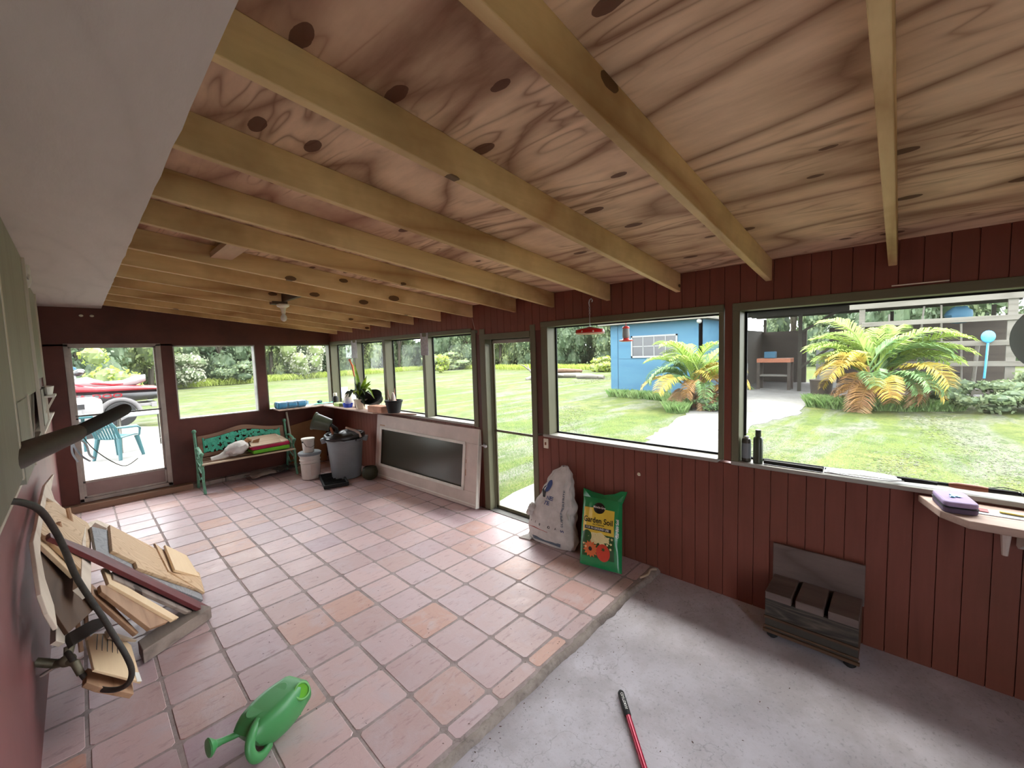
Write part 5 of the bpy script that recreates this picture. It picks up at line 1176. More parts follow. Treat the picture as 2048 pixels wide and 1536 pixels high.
b = B(); b.box((.0, -.02, .2), (1.5, .7, .33)); b.obj('wrap', 'clear', parent=t, bev=.08)
b = B(); b.grid(lambda u, v: ((u-.5)*1.5, (v-.5)*.4, .03+.08*noise.noise(Vector((u*6, v*3, 1)))), 14, 5); tag(b.obj('green_film', 'teal', loc=(1.2, 17.4, SZ+.03), solid=.01, smooth=True), 'thin turquoise plastic film on the sill in the corner', 'film')
b = B(); b.ball((0, 0, .12), (.16, .1, .09), None, 10, .4, 3); tag(b.obj('blue_sponge', 'tealplastic', loc=(1.0, 17.5, SZ+.04), smooth=True), 'turquoise sponge on the film in the corner', 'sponge')
# hanging papers
for k, (y0, y1, z0, z1, lab) in enumerate(((14.4, 15.06, 6.05, 7.02, 'speckled translucent strip hung on the post nearest the corner'), (7.78, 8.36, 6.08, 7.06, 'speckled sheet hung on the post left of the widest pane'))):
    b = B(); b.grid(lambda u, v: (-.05+.03*math.sin(u*3), y0+(y1-y0)*u, z0+(z1-z0)*v), 6, 10); tag(b.obj('hanging_sheet', 'paper', loc=(XW, 0, 0), solid=.01), lab, 'sheet', 'sheets hung on the posts')

# ---- hummingbird feeders
t = thing('red_feeder', 'red saucer shaped feeder hanging on a chain in front of the big window', 'feeder', (1.6, -.68, -.07))
b = B(); b.lathe([(.1, 6.6), (.36, 6.62), (.42, 6.66), (.4, 6.74), (.1, 6.8), (.03, 6.82)], n=30); b.obj('saucer', 'red', parent=t, smooth=True)
b = B(); b.lathe([(.40, 6.615), (.42, 6.62), (.4, 6.64)], n=30, cap=False)
for k in range(8): a = k*.785; b.ball((math.cos(a)*.4, math.sin(a)*.4, 6.68), .03, None, 8)
b.obj('perch_ring', 'cream', parent=t, smooth=True)
b = B(); b.tube([(0, 0, 6.8), (0, 0, 7.15)], .012, 6)
for k in range(5): b.tube([(math.cos(a)*.022*(k % 2), math.cos(a)*.022*((k+1) % 2), 7.18+k*.045+math.sin(a)*.032) for a in [j*math.pi/4 for j in range(8)]], .006, 5, False, True)
b.tube([(0, 0, 7.4), (0, .02, 7.5), (0, -.0, 7.58), (0, -.06, 7.62), (0, -.1, 7.57), (0, -.08, 7.52)], .016, 7); b.obj('hook', 'steel', parent=t, smooth=True)
t = thing('bottle_feeder', 'red and clear bottle feeder hanging outside the big window', 'feeder', (2.95, -1.1, 0))
b = B(); b.lathe([(.08, 6.4), (.1, 6.42), (.11, 6.5), (.1, 6.66), (.1, 6.72)], n=20); b.obj('bottle', 'winwhite', parent=t, smooth=True)
b = B(); b.lathe([(.1, 6.3), (.2, 6.32), (.21, 6.35), (.1, 6.38), (.09, 6.42)], n=24); b.obj('base', 'red', parent=t, smooth=True)
b = B(); b.lathe([(.105, 6.7), (.11, 6.74), (.08, 6.77)], n=20); b.cyl((0, 0, 6.76), (0, 0, 7.86), .01); b.obj('cap', 'red', parent=t, smooth=True)
t = thing('hanging_dish', 'round grey green dish hanging outside at the right edge of the window', 'dish', (2.95, -9.3, 6.05))
b = B(); b.lathe([(.02, .0), (.45, .03), (.62, .12), (.66, .14), (.6, .08), (.4, -.02), (.02, -.05)], m=rotm(0, -math.pi/2, 0), n=40); b.obj('dish', 'pailgrey', parent=t, smooth=True)
b = B(); b.cyl((0, 0, .6), (0, 0, 1.8), .012); b.obj('hanger', 'darksteel', parent=t)

# ---- lamp holder
t = thing('ceiling_lamp', 'white porcelain lamp holder with a bare bulb under the rafters', 'lamp', (-3.4, 8.95, 0))
b = B(); b.lathe([(.2, 8.06), (.21, 8.02), (.19, 7.98), (.1, 7.93), (.075, 7.84), (.07, 7.74)], n=26); b.obj('lamp_holder', 'cream', parent=t, smooth=True)
b = B(); b.lathe([(.04, 7.76), (.05, 7.72), (.1, 7.62), (.105, 7.56), (.08, 7.49), (.02, 7.45)], n=24); b.obj('bulb', 'white', parent=t, smooth=True)
b = B(); b.box((-.12, .05, 8.1), (.5, .3, .1)); b.obj('mounting_board', 'darkwood', parent=t)

# ---- wall fittings
t = thing('light_switch', 'white switch plate on the red siding left of the soil bags', 'switch', (XW, 1.36, 3.0))
b = B(); b.box((-.015, 0, 0), (.03, .2, .33)); b.obj('plate', 'cream', parent=t, bev=.012)
b = B(); b.box((-.04, 0, 0), (.05, .04, .09)); b.obj('toggle', 'brown', parent=t)
b = B(); b.tube([(0, 0, 0), (-.08, 0, .01), (-.12, -.05, .03), (-.1, -.09, 0)], .018, 7); b.ball((-.01, 0, 0), (.02, .05, .05)); tag(b.obj('wall_hook', 'cream', loc=(XW, -1.96, 2.55), smooth=True), 'small pale hook screwed into the siding above the soil bag', 'hook')
for k, x in enumerate((-8.35, -8.03)):
    b = B(); b.ball((0, 0, 0), (.07, .05, .05), None, 12); tag(b.obj('insulator', 'cream', loc=(x, YF-.03, 8.2), smooth=True), ('left' if k == 0 else 'right') + ' one of two small pale insulators above the storm door', 'insulator', 'insulators above the storm door')
b = B(); b.box((0, 0, 0), (.02, .75, .02)); tag(b.obj('white_strip', 'cream', loc=(XW-.05, -7.45, 7.1)), 'thin white strip stuck along the trim above the right window', 'strip')
b = B(); b.tube([(0, 0, 0), (-.03, -.1, -.25), (-.01, -.15, -.45)], .008, 5); tag(b.obj('hanging_string', 'doorwhite', loc=(XW-.03, 4.85, 7.46)), 'short white string dangling beside the narrow trim above the screen door', 'string')

# ---- things on the near sill
SZ2 = 3.325
t = thing('metal_can', 'silvery metal can on the sill beside the post', 'can', (2.16, -4.62, SZ2)) 
b = B(); b.lathe([(.09, 0), (.1, .01), (.1, .5), (.085, .54), (.04, .56)], n=22); b.obj('body', 'darksteel', parent=t, smooth=True)
b = B(); b.grid(lambda u, v: (math.cos(u*6.28)*.102, math.sin(u*6.28)*.102, .08+.36*v), 22, 2, cu=True); b.obj('label', 'bin', parent=t, smooth=True)
b = B(); b.cyl((0, 0, .55), (0, 0, .6), .05); b.tube([(-.06, -.06, .56), (-.06, .06, .56)], .01, 5); b.obj('cap', 'steel', parent=t)
t = thing('spray_bottle', 'dark green cylindrical bottle standing next to the metal can', 'bottle', (2.14, -4.87, SZ2))
b = B(); b.lathe([(.1, 0), (.1, .56), (.085, .6), (.06, .62), (.06, .68)], n=22); b.obj('body', 'dgreen', parent=t, smooth=True)
b = B(); b.cyl((0, 0, .64), (0, 0, .78), .06); b.obj('cap', 'dgreen', parent=t, bev=.01)
b = B(); b.tube([(2.12, -5.0, SZ2+.05), (2.1, -6.1, SZ2+.05)], .05, 8, flat=1); tag(b.obj('rubber_strip', 'rubber', smooth=True), 'black rubber strip lying along the sill beside the green bottle', 'strip')
t = thing('wire_basket', 'folded steel wire grill basket lying on the sill', 'basket', (2.12, -6.7, SZ2+.03))
b = B()
for k in range(9): b.tube([(-.16+k*.04, .55, .02+.02*(k % 2)), (-.16+k*.045, 0, .06), (-.16+k*.04, -.45, .05), (-.05+.012*k, -.62, .04)], .009, 5)
b.tube([(-.2, .55, .02), (.2, .6, .02), (.24, 0, .03), (.2, -.45, .03), (0, -.7, .03), (-.2, -.45, .03), (-.24, 0, .03)], .013, 6, False, True)
for y in (-.3, 0, .3): b.tube([(-.2, y, .05), (0, y, .08), (.2, y, .05)], .008, 5)
b.obj('wire_grid', 'steel', parent=t, smooth=True)
b = B(); b.tube([(0, -.62, .05), (-.02, -.9, .06), (0, -1.1, .05)], [.05, .045, .03], 8); b.obj('handle', 'black', parent=t, smooth=True)
t = thing('barbecue_fork', 'long black barbecue tool with brown wooden grip on the sill above the shelf', 'tool', (2.12, 0, SZ2+.06))
b = B(); b.tube([(.04, -7.25, .02), (.02, -7.95, .03)], .032, 8); b.obj('shaft', 'black', parent=t, smooth=True)
b = B(); b.tube([(.02, -7.95, .03), (.0, -8.05, .04), (-.02, -8.3, .04), (-.03, -8.42, .04)], [.04, .055, .055, .045], 10); b.obj('grip', 'brown', parent=t, smooth=True)
b = B(); b.tube([(-.03, -8.42, .04), (-.05, -8.75, .05)], [.045, .04], 8); b.obj('end_cap', 'black', parent=t, smooth=True)
b = B(); b.tube([(-.03, -8.44, .08), (.06, -8.6, .1), (.03, -8.78, .08), (-.05, -8.8, .03)], .008, 5); b.obj('loop', 'black', parent=t)
# near shelf board with bracket
t = thing('wall_shelf', 'weathered wooden shelf board on a bracket below the right window', 'shelf')
b = B(); b.slab([(XW-.06, -7.55, 3.2), (1.15, -7.8, 3.2), (.82, -8.1, 3.2), (.8, -12.2, 3.2), (XW-.06, -12.2, 3.2)][::-1], (0, 0, 1), .13); b.obj('board', 'shelf', parent=t, bev=.015)
b = B(); b.prism([(0, 0), (-1.0, 0), (-.95, -.12), (-.15, -.5), (0, -.5)], .06, Matrix(((1, 0, 0, 0), (0, 0, -1, 0), (0, 1, 0, 0), (0, 0, 0, 1)))); br = b.obj('bracket', 'white', parent=t, loc=(XW-.02, -8.75, 3.07))
b = B(); b.tube([(.95, -8.5, 3.07), (.94, -8.5, 2.72)], [.06, .035], 8); b.obj('peg', 'doorwhite', parent=t, smooth=True)
t = thing('fabric_case', 'mauve zip up fabric case lying on the end of the wall shelf', 'case', (1.45, -7.98, 3.2), .18)
def rrect(w, h, r, n=6):
    P = []
    for cx, cy, a0 in ((w/2-r, h/2-r, 0), (-w/2+r, h/2-r, 1.5708), (-w/2+r, -h/2+r, 3.1416), (w/2-r, -h/2+r, 4.7124)):
        for k in range(n+1): a = a0 + 1.5708*k/n; P.append((cx+r*math.cos(a), cy+r*math.sin(a)))
    return P
b = B(); b.prism(rrect(.72, .42, .1), .09); b.obj('lower_half', 'mauvedk', parent=t, bev=.02)
b = B(); b.prism(rrect(.72, .42, .1), .09, None, .1); b.obj('upper_half', 'mauve', parent=t, bev=.03)
b = B(); b.prism(rrect(.735, .435, .1), .012, None, .089); b.obj('zip', 'black', parent=t)
b = B(); b.ball((.03, -.02, .2), (.1, .05, .02), rotm(0, 0, .5), 10, .5, 2); b.ball((-.05, .04, .2), (.05, .04, .02), None, 8, .5, 3); b.obj('ribbon', 'sky', parent=t, smooth=True)
b = B(); b.slab([(1.3, -8.2, 3.21), (1.62, -8.14, 3.21), (1.72, -9.2, 3.21), (1.35, -9.2, 3.21)][::-1], (0, 0, 1), .006); tag(b.obj('paper_leaflet', 'paper'), 'pale leaflet with a red mark lying on the wall shelf', 'paper')
b = B(); b.box((1.5, -8.3, 3.222), (.16, .14, .004)); tag(b.obj('red_sticker', 'red'), 'red blotch on the leaflet on the wall shelf', 'sticker')
b = B(); b.box((1.52, -8.62, 3.232), (.07, .26, .02), rotm(0, 0, -.1)); tag(b.obj('yellow_tag', 'bagyellow', bev=.004), 'small yellow and black tag lying on the leaflet', 'tag')

# ---- low wooden step stool by the right wall
t = thing('step_box', 'dark weathered wooden box seat with three shade-darkened planks against the right wall', 'box seat', (0, 0, -.12))
xa, xb_, ya, yb = .98, 1.92, -6.82, -5.3
b = B()
for k in range(3):
    y1 = yb - k*.53; b.span((xa-.03, y1-.46, .86), (xb_-.06, y1, 1.02))
    o = b.obj('seat_plank', 'dimwood', parent=t, bev=.015); b = B()
b.bm.free()
b = B(); b.span((xb_-.06, ya-.03, .86), (xb_, yb+.04, 1.72)); b.obj('backboard', 'dimwood', parent=t, bev=.012)
b = B(); b.span((xa, ya, .2), (xa+.07, yb, .86)); b.obj('front_panel', 'darkpanel', parent=t)
for y in (ya, yb-.06):
    b = B(); b.span((xa+.07, y, .2), (xb_-.06, y+.06, .86)); b.obj('side_panel', 'darkwood', parent=t)
b = B(); b.span((xa-.04, ya-.02, .44), (xa, yb+.02, .49)); b.span((xa-.05, ya-.03, .14), (xa+.01, yb+.03, .2)); b.span((xa-.03, ya-.02, .24), (xa, yb+.02, .28)); b.obj('moulding', 'darkwood', parent=t, bev=.01)
b = B(); b.span((xa-.008, ya, .5), (xa, yb, .86)); b.obj('peeling_strip', 'peel', parent=t)
b = B(); b.span((xa+.05, ya, .14), (xb_-.08, yb, .2)); b.obj('bottom_board', 'darkwood', parent=t)
for (x, y) in ((xa+.1, ya+.12), (xa+.1, yb-.12), (xb_-.18, ya+.12), (xb_-.18, yb-.12)):
    b = B(); b.lathe([(.06, 0), (.1, .04), (.1, .1), (.07, .14)], c=(x, y, 0), n=14); b.obj('foot', 'black', parent=t, smooth=True)

# ---- green watering can on the tiles
def crv(P, n=5):
    P = [Vector(p) for p in P]; out = []
    for i in range(len(P)-1):
        a, b_, c, d = P[max(i-1, 0)], P[i], P[i+1], P[min(i+2, len(P)-1)]
        for k in range(n): f = k/n; out.append(.5*((2*b_)+(c-a)*f+(2*a-5*b_+4*c-d)*f*f+(3*b_-a-3*c+d)*f**3))
    return out + [P[-1]]
t = thing('watering_can', 'green plastic watering can lying on the tiles in the foreground', 'watering can', (-6.93, .02, 0), -.1)
F_ = (Vector((.86, .52, 0))).normalized(); S_ = Vector((F_.y, -F_.x, 0))     # F_: long axis (spout end to back), S_: toward the camera side
def wc(a, s_, z): return F_*a + S_*s_ + Vector((0, 0, z))
b = B(); rings = []
for k in range(13):
    f = k/12; a = -.42 + .98*f
    hw = .25 + .09*math.sin(math.pi*min(1, f*1.05)) ; hz = .27 + .08*math.sin(math.pi*(f*.8+.1))
    if k == 0: hw, hz = .22, .2
    if k == 1: hw, hz = .27, .26
    if k == 12: hw, hz = .27, .24
    zc = .335
    rings.append([b.bm.verts.new(wc(a - .1*math.sin(q)*(1-f), math.copysign(abs(math.cos(q))**.85, math.cos(q))*hw, zc + (min(.74, math.sin(q)) if math.sin(q) > 0 else math.sin(q))*hz)) for q in [2*math.pi*i/28 for i in range(28)]])
b.skin(rings, False); b._mark([b.bm.faces.new(list(reversed(rings[0])))]); b.obj('body', 'cangreen', parent=t, smooth=True, solid=.02)
b = B(); b.tube([wc(-.35, -.06, .42), wc(-.52, -.14, .43), wc(-.66, -.2, .46), wc(-.74, -.23, .48)], [.06, .045, .045, .06], 12); b.obj('spout', 'cangreen', parent=t, smooth=True)
m = (wc(-1, -.3, .12)).to_track_quat('Z', 'Y').to_matrix().to_4x4(); b = B(); b.lathe([(.05, 0), (.11, .06), (.13, .09), (.12, .11), (.02, .13)], c=wc(-.72, -.22, .48), m=m, n=22); b.obj('rose', 'cangreen', parent=t, smooth=True)
b = B(); b.tube(crv([wc(-.30, .12, .54), wc(-.48, .18, .50), wc(-.57, .24, .36), wc(-.53, .27, .2), wc(-.38, .25, .1), wc(-.22, .2, .1)]), .052, 12, flat=1.4); b.obj('handle', 'cangreen', parent=t, smooth=True)
b = B(); b.grid(lambda u, v: wc(.34, (u-.5)*.5, .31+(v-.5)*.42), 4, 4); b.obj('inner_plate', 'cangreen', parent=t, solid=.01)  # plate in the can's own green inside the open end
mo = lambda q, k=1: wc(.38, .27, .50) + F_*.13*k*math.cos(q) + (S_*.62+Vector((0, 0, -.78)))*.12*k*math.sin(q)
b = B(); b.tube([mo(2*math.pi*k/24) for k in range(24)], .02, 8, False, True); b.obj('mouth_rim', 'canlight', parent=t, smooth=True)
b = B(); b.slab([mo(2*math.pi*k/24, .97) for k in range(24)], (S_.x*.78, S_.y*.78, .62), .01); b.obj('mouth', 'lime', parent=t)
b = B(); b.slab([wc(.0, -.05, .597) + F_*.36*math.cos(q) + S_*.17*math.sin(q) for q in [2*math.pi*k/36 for k in range(36)]], (0, 0, 1), .02); b.obj('top_face', 'cangreen', parent=t, bev=.012)

# ---- red tool handle lying on the concrete
t = thing('tool_handle', 'crimson metal tool handle with black grip lying on the concrete', 'tool')
p0, p1 = Vector((-2.38, -3.74, -.07)), Vector((-4.75, -5.95, -.07)); dd = (p1-p0).normalized()
b = B(); b.tube([p0, p0+dd*.04, p0+dd*.5, p0+dd*.52], [.03, .055, .055, .05], 14); b.obj('grip', 'black', parent=t, smooth=True)
b = B(); b.tube([p0+dd*.5, p1], .045, 14); b.obj('shaft', 'crimson', parent=t, smooth=True)
sv = Vector((dd.y, -dd.x, 0))
b = B(); add_text(b, 'CRAFTSMAN', .062, lambda x, y: p0+dd*(.26+x)+sv*(y*1.0)+Vector((0, 0, math.sqrt(max(0, .0575**2-y*y)))), .95); b.obj('lettering', 'inkwhite', parent=t, norm=False)

# ---- timber pile leaning on the left wall
pile = [
('grooved_plank', 'large pale grooved panel at the back of the timber pile', 'grooved', .06, -7.2, 3.3, [(-9.34,6.61,3.18),(-9.06,6.70,2.76),(-8.76,6.87,2.32),(-8.68,6.25,2.20),(-8.88,3.18,2.50),(-9.32,3.78,3.15)]),
('pale_board', 'pale board under the large grooved panel of the pile', 'palewood', .06, -7.4, 3.2, [(-9.34,3.98,3.07),(-9.23,4.38,2.90),(-8.96,3.87,2.47),(-8.89,3.59,2.35),(-8.96,2.97,2.48),(-9.32,3.41,3.05)]),
('shade_sheet', 'dark sheet standing for the shade in the hollow behind the curved strips', 'darkwood', .05, -7.9, 3.1, [(-9.34,3.76,2.94),(-8.99,3.72,2.21),(-8.84,3.42,1.92),(-8.78,2.94,1.80),(-9.03,1.24,2.30),(-9.17,1.59,2.58),(-9.28,2.38,2.82)]),  # no timber here: dark colour put in for the shade inside the pile
('grooved_plank', 'stepped orange grooved panel on top of the timber pile', 'grooved', .07, -6.8, 3.4, [(-8.38,7.20,2.05),(-7.55,7.73,0.97),(-7.13,7.78,0.43),(-6.80,6.00,0.05),(-7.76,5.08,1.25),(-8.08,4.70,1.67),(-8.08,5.12,1.66),(-8.43,4.93,2.11)]),
('narrow_plank', 'narrow grooved slat beside the square pale board', 'grooved', .06, -6.75, 3.45, [(-7.50,8.13,0.97),(-7.26,7.73,0.66),(-6.68,7.25,0.05),(-6.80,5.82,0.07),(-7.47,5.82,0.94)]),
('square_board', 'small square pale board with a knot hole on top of the pile', 'palewood', .06, -6.7, 3.5, [(-7.29,8.05,0.86),(-6.75,8.70,.12),(-6.73,6.86,0.10),(-7.35,5.81,0.93)]),
('marbled_board', 'grey marbled board edge showing under the orange panel', 'graystone', .06, -6.9, 3.3, [(-8.70,6.30,2.36),(-8.41,6.99,1.97),(-8.42,5.24,1.99),(-8.07,5.40,1.53),(-7.79,5.30,1.16),(-6.86,5.88,0.04),(-6.90,5.46,0.06),(-7.90,4.79,1.30),(-8.16,4.74,1.65),(-8.67,4.37,2.31)]),
('maroon_bar', 'long maroon painted bar lying diagonally across the pile', 'maroon', .08, -6.85, 3.38, [(-9.22,3.80,3.11),(-9.17,3.78,3.06),(-8.62,4.37,2.33),(-6.85,5.03,0.05),(-6.93,4.61,0.10),(-8.64,3.84,2.35),(-9.20,3.55,3.09)]),
('grey_plank', 'thin grey brown slat just below the maroon bar', 'graywood', .06, -7.0, 3.2, [(-8.48,4.10,1.96),(-8.39,4.34,1.83),(-7.13,4.81,0.18),(-7.37,4.25,0.49),(-8.48,3.71,1.95)]),
('pine_plank', 'bright pine slat in the middle of the fan of slats', 'palewood', .06, -7.05, 3.15, [(-8.60,4.17,2.06),(-8.52,4.30,1.95),(-8.45,3.83,1.87),(-7.57,3.76,0.69),(-7.70,3.39,0.86),(-8.55,3.44,1.99)]),
('brown_plank', 'brown slat below the bright pine slat', 'orangewood', .06, -7.15, 3.1, [(-8.67,3.27,2.08),(-8.57,3.52,1.94),(-7.78,3.38,0.87),(-8.11,2.46,1.32),(-8.66,2.99,2.06)]),
('brown_plank', 'lowest brown slat of the fan next to the floor beam', 'orangewood', .06, -7.4, 3.05, [(-8.78,3.47,2.08),(-8.68,3.35,1.93),(-8.26,2.51,1.30),(-8.30,2.38,1.36),(-8.78,2.94,2.08)]),
('curved_board', 'tall crescent shaped cream board leaning on the left wall', 'whiteboard', .05, -8.6, 3.9, [(-9.28,8.98,3.25),(-9.28,7.09,3.22),(-9.24,6.88,3.03),(-9.16,7.63,2.64),(-9.30,5.79,3.33),(-9.29,3.16,3.27),(-9.27,2.42,3.18),(-9.22,1.87,2.95),(-9.15,1.57,2.63),(-9.12,1.13,2.46),(-9.18,1.03,2.76),(-9.23,1.16,3.00),(-9.27,1.64,3.20),(-9.32,2.33,3.42),(-9.32,3.43,3.43),(-9.33,4.54,3.47),(-9.33,6.43,3.48)]),
('bent_plank', 'curved cream frame piece standing up in the middle of the pile', 'whiteboard', .12, -7.6, 3.6, [(-8.59,8.27,1.97),(-8.72,7.27,2.22),(-8.80,6.29,2.38),(-8.85,4.92,2.47),(-8.88,2.34,2.53),(-8.78,2.34,2.33),(-8.71,6.82,2.20),(-8.63,7.77,2.04),(-8.40,8.51,1.59),(-8.35,9.23,1.49)]),
('cream_plank', 'short upright cream board at the lower left of the pile', 'whiteboard', .08, -8.5, 2.2, [(-9.24,3.77,1.76),(-9.13,4.24,1.51),(-9.14,3.06,1.53),(-9.14,2.64,1.53),(-9.22,2.42,1.72)]),
('slate_plank', 'dark slate coloured board lying across the front of the pile', 'darkpanel', .08, -8.0, 2.0, [(-9.10,2.94,1.55),(-8.83,4.03,1.16),(-8.63,4.58,0.89),(-8.62,4.26,0.88),(-9.05,2.58,1.48),(-9.08,2.77,1.52)]),
('thin_plank', 'thin pale orange panel with a small paper label at the front of the pile', 'palewood', .04, -8.0, 1.9, [(-8.90,3.17,1.20),(-8.82,3.55,1.10),(-8.53,4.05,0.71),(-8.33,3.86,0.44),(-8.29,2.50,0.39),(-8.84,2.19,1.13)]),
('brown_box_board', 'brown drawer side lying lowest at the front of the pile', 'orangewood', .08, -8.15, 1.6, [(-8.92,2.63,0.97),(-8.85,2.66,0.88),(-8.39,2.85,0.30),(-8.41,2.34,0.33),(-8.80,2.14,0.82),(-8.94,2.15,0.99)]),
('broken_board', 'splintered pale board end beside the floor beam', 'slatwood', .05, -7.9, 2.0, [(-8.65,3.76,0.99),(-8.23,3.97,0.44),(-8.62,3.50,0.95)]),
]
for nm, lab, mt, th, xb, zt_, P in pile:
    b = B(); b.slab(P, (zt_, 0, xb+9.42), th); o = b.obj(nm, mt, bev=.008); tag(o, lab, 'board' if 'bar' not in nm else 'bar', 'boards of the timber pile')
b = B()
for k in range(5): f = .12+.16*k; p = Vector((-8.82, 3.5-.0*k, 1.12)).lerp(Vector((-8.42, 3.9, .58)), f); b.beam(p, p+Vector((-.03, -.62, .02)), .012, .012)
tag(b.obj('wire_rack', 'darksteel'), 'thin dark wires across the pale orange panel', 'wire')
b = B(); b.slab([(-8.36, 2.72, .50), (-8.30, 2.78, .425), (-8.285, 2.5, .40), (-8.35, 2.42, .48)], (1.9, 0, 1.42), .008); tag(b.obj('paper_label', 'inkwhite'), 'small white paper label at the tip of the pale orange panel', 'label')
t = thing('floor_beam', 'grey sawn timber lying on the tiles at the foot of the pile', 'timber', (0, 0, 0))
b = B(); b.slab([(-8.22, 4.2, .3), (-7.2, 5.02, .3), (-6.9, 4.5, .3), (-6.98, 4.42, .3), (-8.18, 3.72, .3)][::-1], (0, 0, 1), .28); b.obj('beam', 'graywood', parent=t, bev=.015)
b = B(); b.span((-7.6, 8.7, .01), (-7.1, 9.2, .35)); tag(b.obj('wood_offcut', 'darkwood', rz=0, bev=.02), 'dark offcut block behind the small square board', 'block')
for k, (x, y) in enumerate(((-9.05, 5.2), (-8.95, 5.6))):
    b = B(); b.tube([(x, y, .05), (x-.02+.05*k, y+.2, 1.4), (x-.1+.02*k, y+.35*(k*2-.6), 2.95)], .04, 7); tag(b.obj('thin_stick', 'orangewood'), ('left' if k == 0 else 'right') + ' one of two thin brown sticks crossing the back grooved panel', 'stick', 'brown sticks in the pile')
b = B(); hp = [(-9.52,0.46,4.54),(-9.43,0.65,4.46),(-9.29,0.78,4.39),(-9.15,1.05,4.18),(-9.06,1.50,3.75),(-8.99,1.67,3.37),(-8.92,1.84,2.89),(-8.80,1.94,2.43),(-8.68,1.93,2.05),(-8.57,1.91,1.66),(-8.47,1.84,1.34),(-8.42,1.83,1.05),(-8.47,1.86,0.85),(-8.61,2.00,0.74),(-8.80,2.21,0.75),(-8.93,2.36,0.89),(-9.02,2.47,1.09),(-9.08,2.55,1.26),(-9.13,2.69,1.34)]
def cr(P, n=5):
    P = [Vector(p) for p in P]; out = []
    for i in range(len(P)-1):
        a, b_, c, d = P[max(i-1, 0)], P[i], P[i+1], P[min(i+2, len(P)-1)]
        for k in range(n): f = k/n; out.append(.5*((2*b_)+(c-a)*f+(2*a-5*b_+4*c-d)*f*f+(3*b_-a-3*c+d)*f**3))
    return out + [P[-1]]
b.tube(cr(hp[1:]), .042, 10); tag(b.obj('water_hose', 'hose', smooth=True), 'scuffed black hose looping from the ledge down to the wall tap', 'hose')
t = thing('wall_tap', 'corroded outdoor tap with lever on the lower left wall', 'tap', (0, 0, 0))
b = B(); b.tube([(-9.5, 2.95, 1.25), (-9.28, 2.89, 1.12), (-9.14, 2.69, 1.2), (-9.05, 2.5, 1.2), (-9.0, 2.42, 1.02)], [.07, .07, .06, .06, .05], 10); b.ball((-9.14, 2.7, 1.2), (.11, .1, .1)); b.obj('body', 'brass', parent=t, smooth=True)
b = B(); b.tube([(-9.16, 2.79, 1.2), (-9.28, 2.89, 1.08), (-9.44, 3.1, .92)], [.04, .05, .06], 8, flat=.5); b.obj('lever', 'doorwhite', parent=t, smooth=True)
b = B(); b.tube([(-9.14, 2.69, 1.2), (-9.1, 2.75, 1.4)], [.05, .07], 8); b.obj('bonnet', 'brass', parent=t, smooth=True)

# ---- grey shutters, shelf and pole on the upper left wall
t = thing('grey_shutter', 'nearest tall grey painted shutter on the upper left wall', 'shutter', (0, 0, 0), 0, 'grey shutters on the left wall')
b = B(); b.span((-9.14, -6.5, 5.1), (-9.07, -1.6, 8.5)); b.span((-9.6, -6.4, 5.3), (-9.14, -1.75, 5.4)); b.span((-9.6, -6.4, 8.3), (-9.14, -1.75, 8.4)); b.obj('panel', 'graypaint', parent=t)
b = B(); b.slab([(-9.05, -1.98, 8.5), (-9.05, -1.95, 6.66), (-9.05, -1.34, 5.08), (-9.05, -1.6, 5.08), (-9.05, -2.05, 6.6), (-9.05, -2.05, 8.5)][::-1] if False else [(-9.065, -1.62, 5.08), (-9.065, -1.52, 5.08), (-9.065, -1.52, 8.5), (-9.065, -1.62, 8.5)], (1, 0, 0), .09); b.obj('edge_strip', 'batten', parent=t)
t = thing('grey_shutter', 'second grey painted shutter reaching down to the ledge of the left wall', 'shutter', (0, 0, 0), 0, 'grey shutters on the left wall')
b = B(); b.span((-9.42, -2.2, 5.55), (-9.32, 6.9, 8.5)); b.span((-9.42, 2.4, 4.3), (-9.32, 4.25, 5.56)); b.span((-9.42, 4.25, 4.3), (-9.32, 7.05, 4.62)); b.obj('panel', 'graypaint', parent=t)
b = B(); b.span((-9.33, 6.88, 4.3), (-9.27, 6.96, 8.5)); b.obj('edge_strip', 'batten', parent=t)
b = B(); b.span((-9.33, 4.2, 4.3), (-9.3, 4.28, 5.6)); b.obj('edge_strip', 'batten', parent=t)
b = B(); b.beam((-9.36, 4.9, 4.5), (-9.36, 6.4, 5.5), .04, .06); b.obj('brace', 'graypaint', parent=t)
t = thing('grey_shutter', 'farthest grey painted shutter beside the far wall', 'shutter', (0, 0, 0), 0, 'grey shutters on the left wall')
b = B(); b.span((-9.49, 7.1, 5.75), (-9.44, 13.6, 8.5)); b.span((-9.49, 11.6, 4.3), (-9.44, 13.9, 5.4)); b.obj('panel', 'graypaint', parent=t)
b = B(); b.span((-9.45, 13.6, 4.3), (-9.4, 13.72, 8.5)); b.obj('edge_strip', 'batten', parent=t)
t = thing('bracket_shelf', 'small white shelf on slanting brackets on the left wall', 'shelf', (0, 0, 0))
b = B(); b.span((-9.5, 12.6, 5.1), (-9.2, 14.1, 5.16)); b.obj('board', 'white', parent=t)
for y in (12.8, 13.9):
    b = B(); b.beam((-9.23, y, 5.1), (-9.5, y, 4.5), .05, .05); b.obj('bracket', 'batten', parent=t)
b = B(); b.grid(lambda u, v: (math.cos(u*6.28)*(.09+.05*v), math.sin(u*6.28)*(.5+.15*v), .0+.28*v), 24, 4, cu=True); b.lathe([(.085, .01), (.01, .012)], n=20, sx=1, sy=5.5); tag(b.obj('white_tub', 'clear' if False else 'white', loc=(-9.36, 13.3, 5.17), solid=.012, smooth=True), 'white plastic tub standing on the small bracket shelf', 'tub')
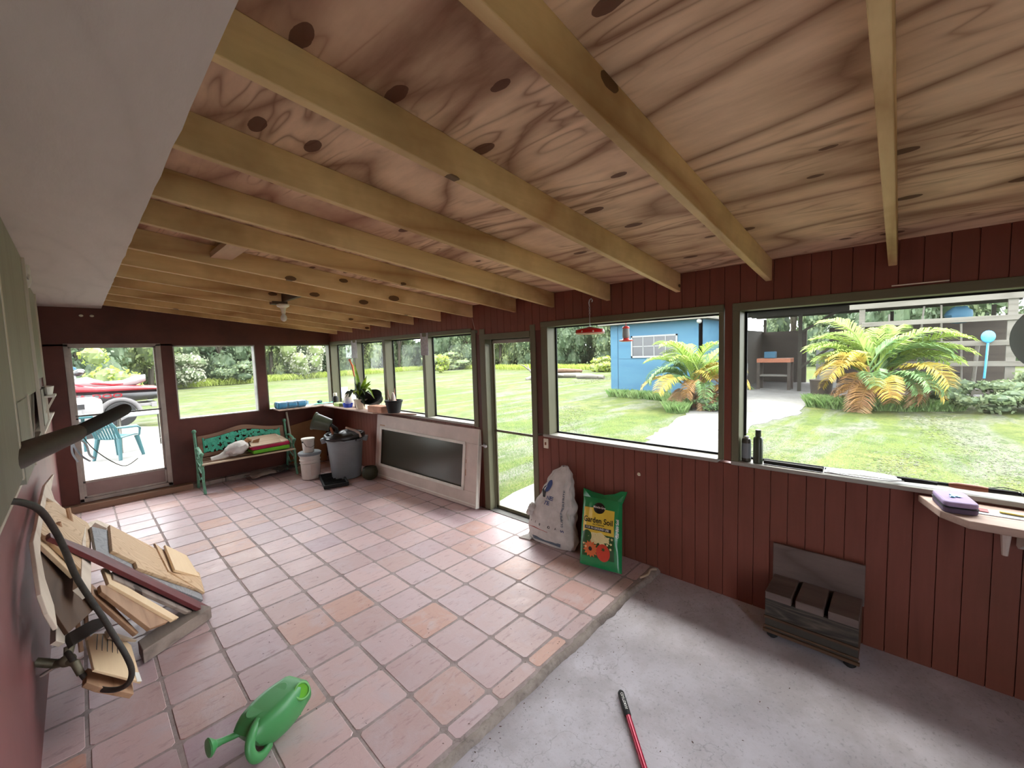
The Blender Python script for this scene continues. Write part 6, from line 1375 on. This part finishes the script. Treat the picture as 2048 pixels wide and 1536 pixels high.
b = B(); b.ball((0, 0, 0), (.1, .3, .25), None, 12, .6, 2); b.ball((.03, -.3, .12), (.08, .25, .2), None, 12, .6, 4); b.ball((-.02, .3, -.1), (.07, .2, .1), None, 12, .5, 6); tag(b.obj('white_cloth', 'canvas', loc=(-9.36, 8.5, 8.3), smooth=True), 'white cloth bundled at the top of the left wall under the soffit', 'cloth')
t = thing('wrapped_pole', 'dark pole wrapped in smoky plastic jutting out from the left wall', 'pole')
b = B(); b.tube([(-9.36, -2.6, 5.24), (-9.20, -1.84, 5.26), (-9.06, -1.26, 5.27), (-8.74, 0.01, 5.262)], [.13, .13, .125, .11], 14, flat=.9); b.obj('wrapped_part', 'wrap', parent=t, smooth=True)
b = B(); b.tube([(-8.74, 0.01, 5.262), (-8.70, 0.11, 5.27), (-8.21, 1.55, 5.375), (-8.19, 1.63, 5.38)], [.07, .082, .09, .08], 14); b.obj('grip', 'black', parent=t, smooth=True)
b = B()
for k, P in enumerate([[(-8.78, -.05, 5.2), (-8.75, -.03, 5.08), (-8.70, -.08, 4.98), (-8.64, -.14, 4.92)], [(-8.72, 0, 5.2), (-8.66, -.06, 5.12), (-8.64, -.12, 5.0), (-8.60, -.1, 4.94)], [(-8.77, -.1, 5.2), (-8.78, -.1, 5.05), (-8.74, -.12, 4.93)]]): b.tube(cr(P), .014, 6, flat=.4)
b.obj('torn_strip', 'paper', parent=t, smooth=True)
b = B(); b.tube(cr([(-8.68, .12, 5.2), (-8.6, .2, 5.02), (-8.45, .4, 4.8), (-8.3, .62, 4.66), (-8.15, .85, 4.7)]), .006, 5); b.obj('wire', 'darksteel', parent=t)
# crumbs and litter on the floor
b = B(); rr = random.Random(31)
for i in range(420):
    x = rr.uniform(-7.5, 1.8); y = rr.uniform(-6.5, 5) if rr.random() < .5 else rr.gauss(-2.6, .35); z = .0 if y > -2.3 else -.125
    if -2.56 < y < -2.28: continue
    a = rr.uniform(0, 6.28); L = rr.uniform(.008, .025); c, s_ = math.cos(a)*L, math.sin(a)*L
    v = [b.bm.verts.new(q) for q in ((x-c, y-s_, z+.003), (x+s_*.4, y-c*.4, z+.008), (x+c, y+s_, z+.004), (x-s_*.4, y+c*.4, z+.008))]; b.bm.faces.new(v)
tag(b.obj('floor_litter', 'darkwood', norm=False), 'dark crumbs and bits of debris scattered over the floor', 'debris', None, 'stuff')
b = B(); b.tube(cr([(1.2, -2.35, 0), (1.45, -2.45, .01), (1.7, -2.42, .03), (1.88, -2.5, 0)]), [.03]*16, 7); tag(b.obj('twig', 'slatwood', smooth=True), 'pale twisted root end lying on the mortar edge by the wall', 'twig')
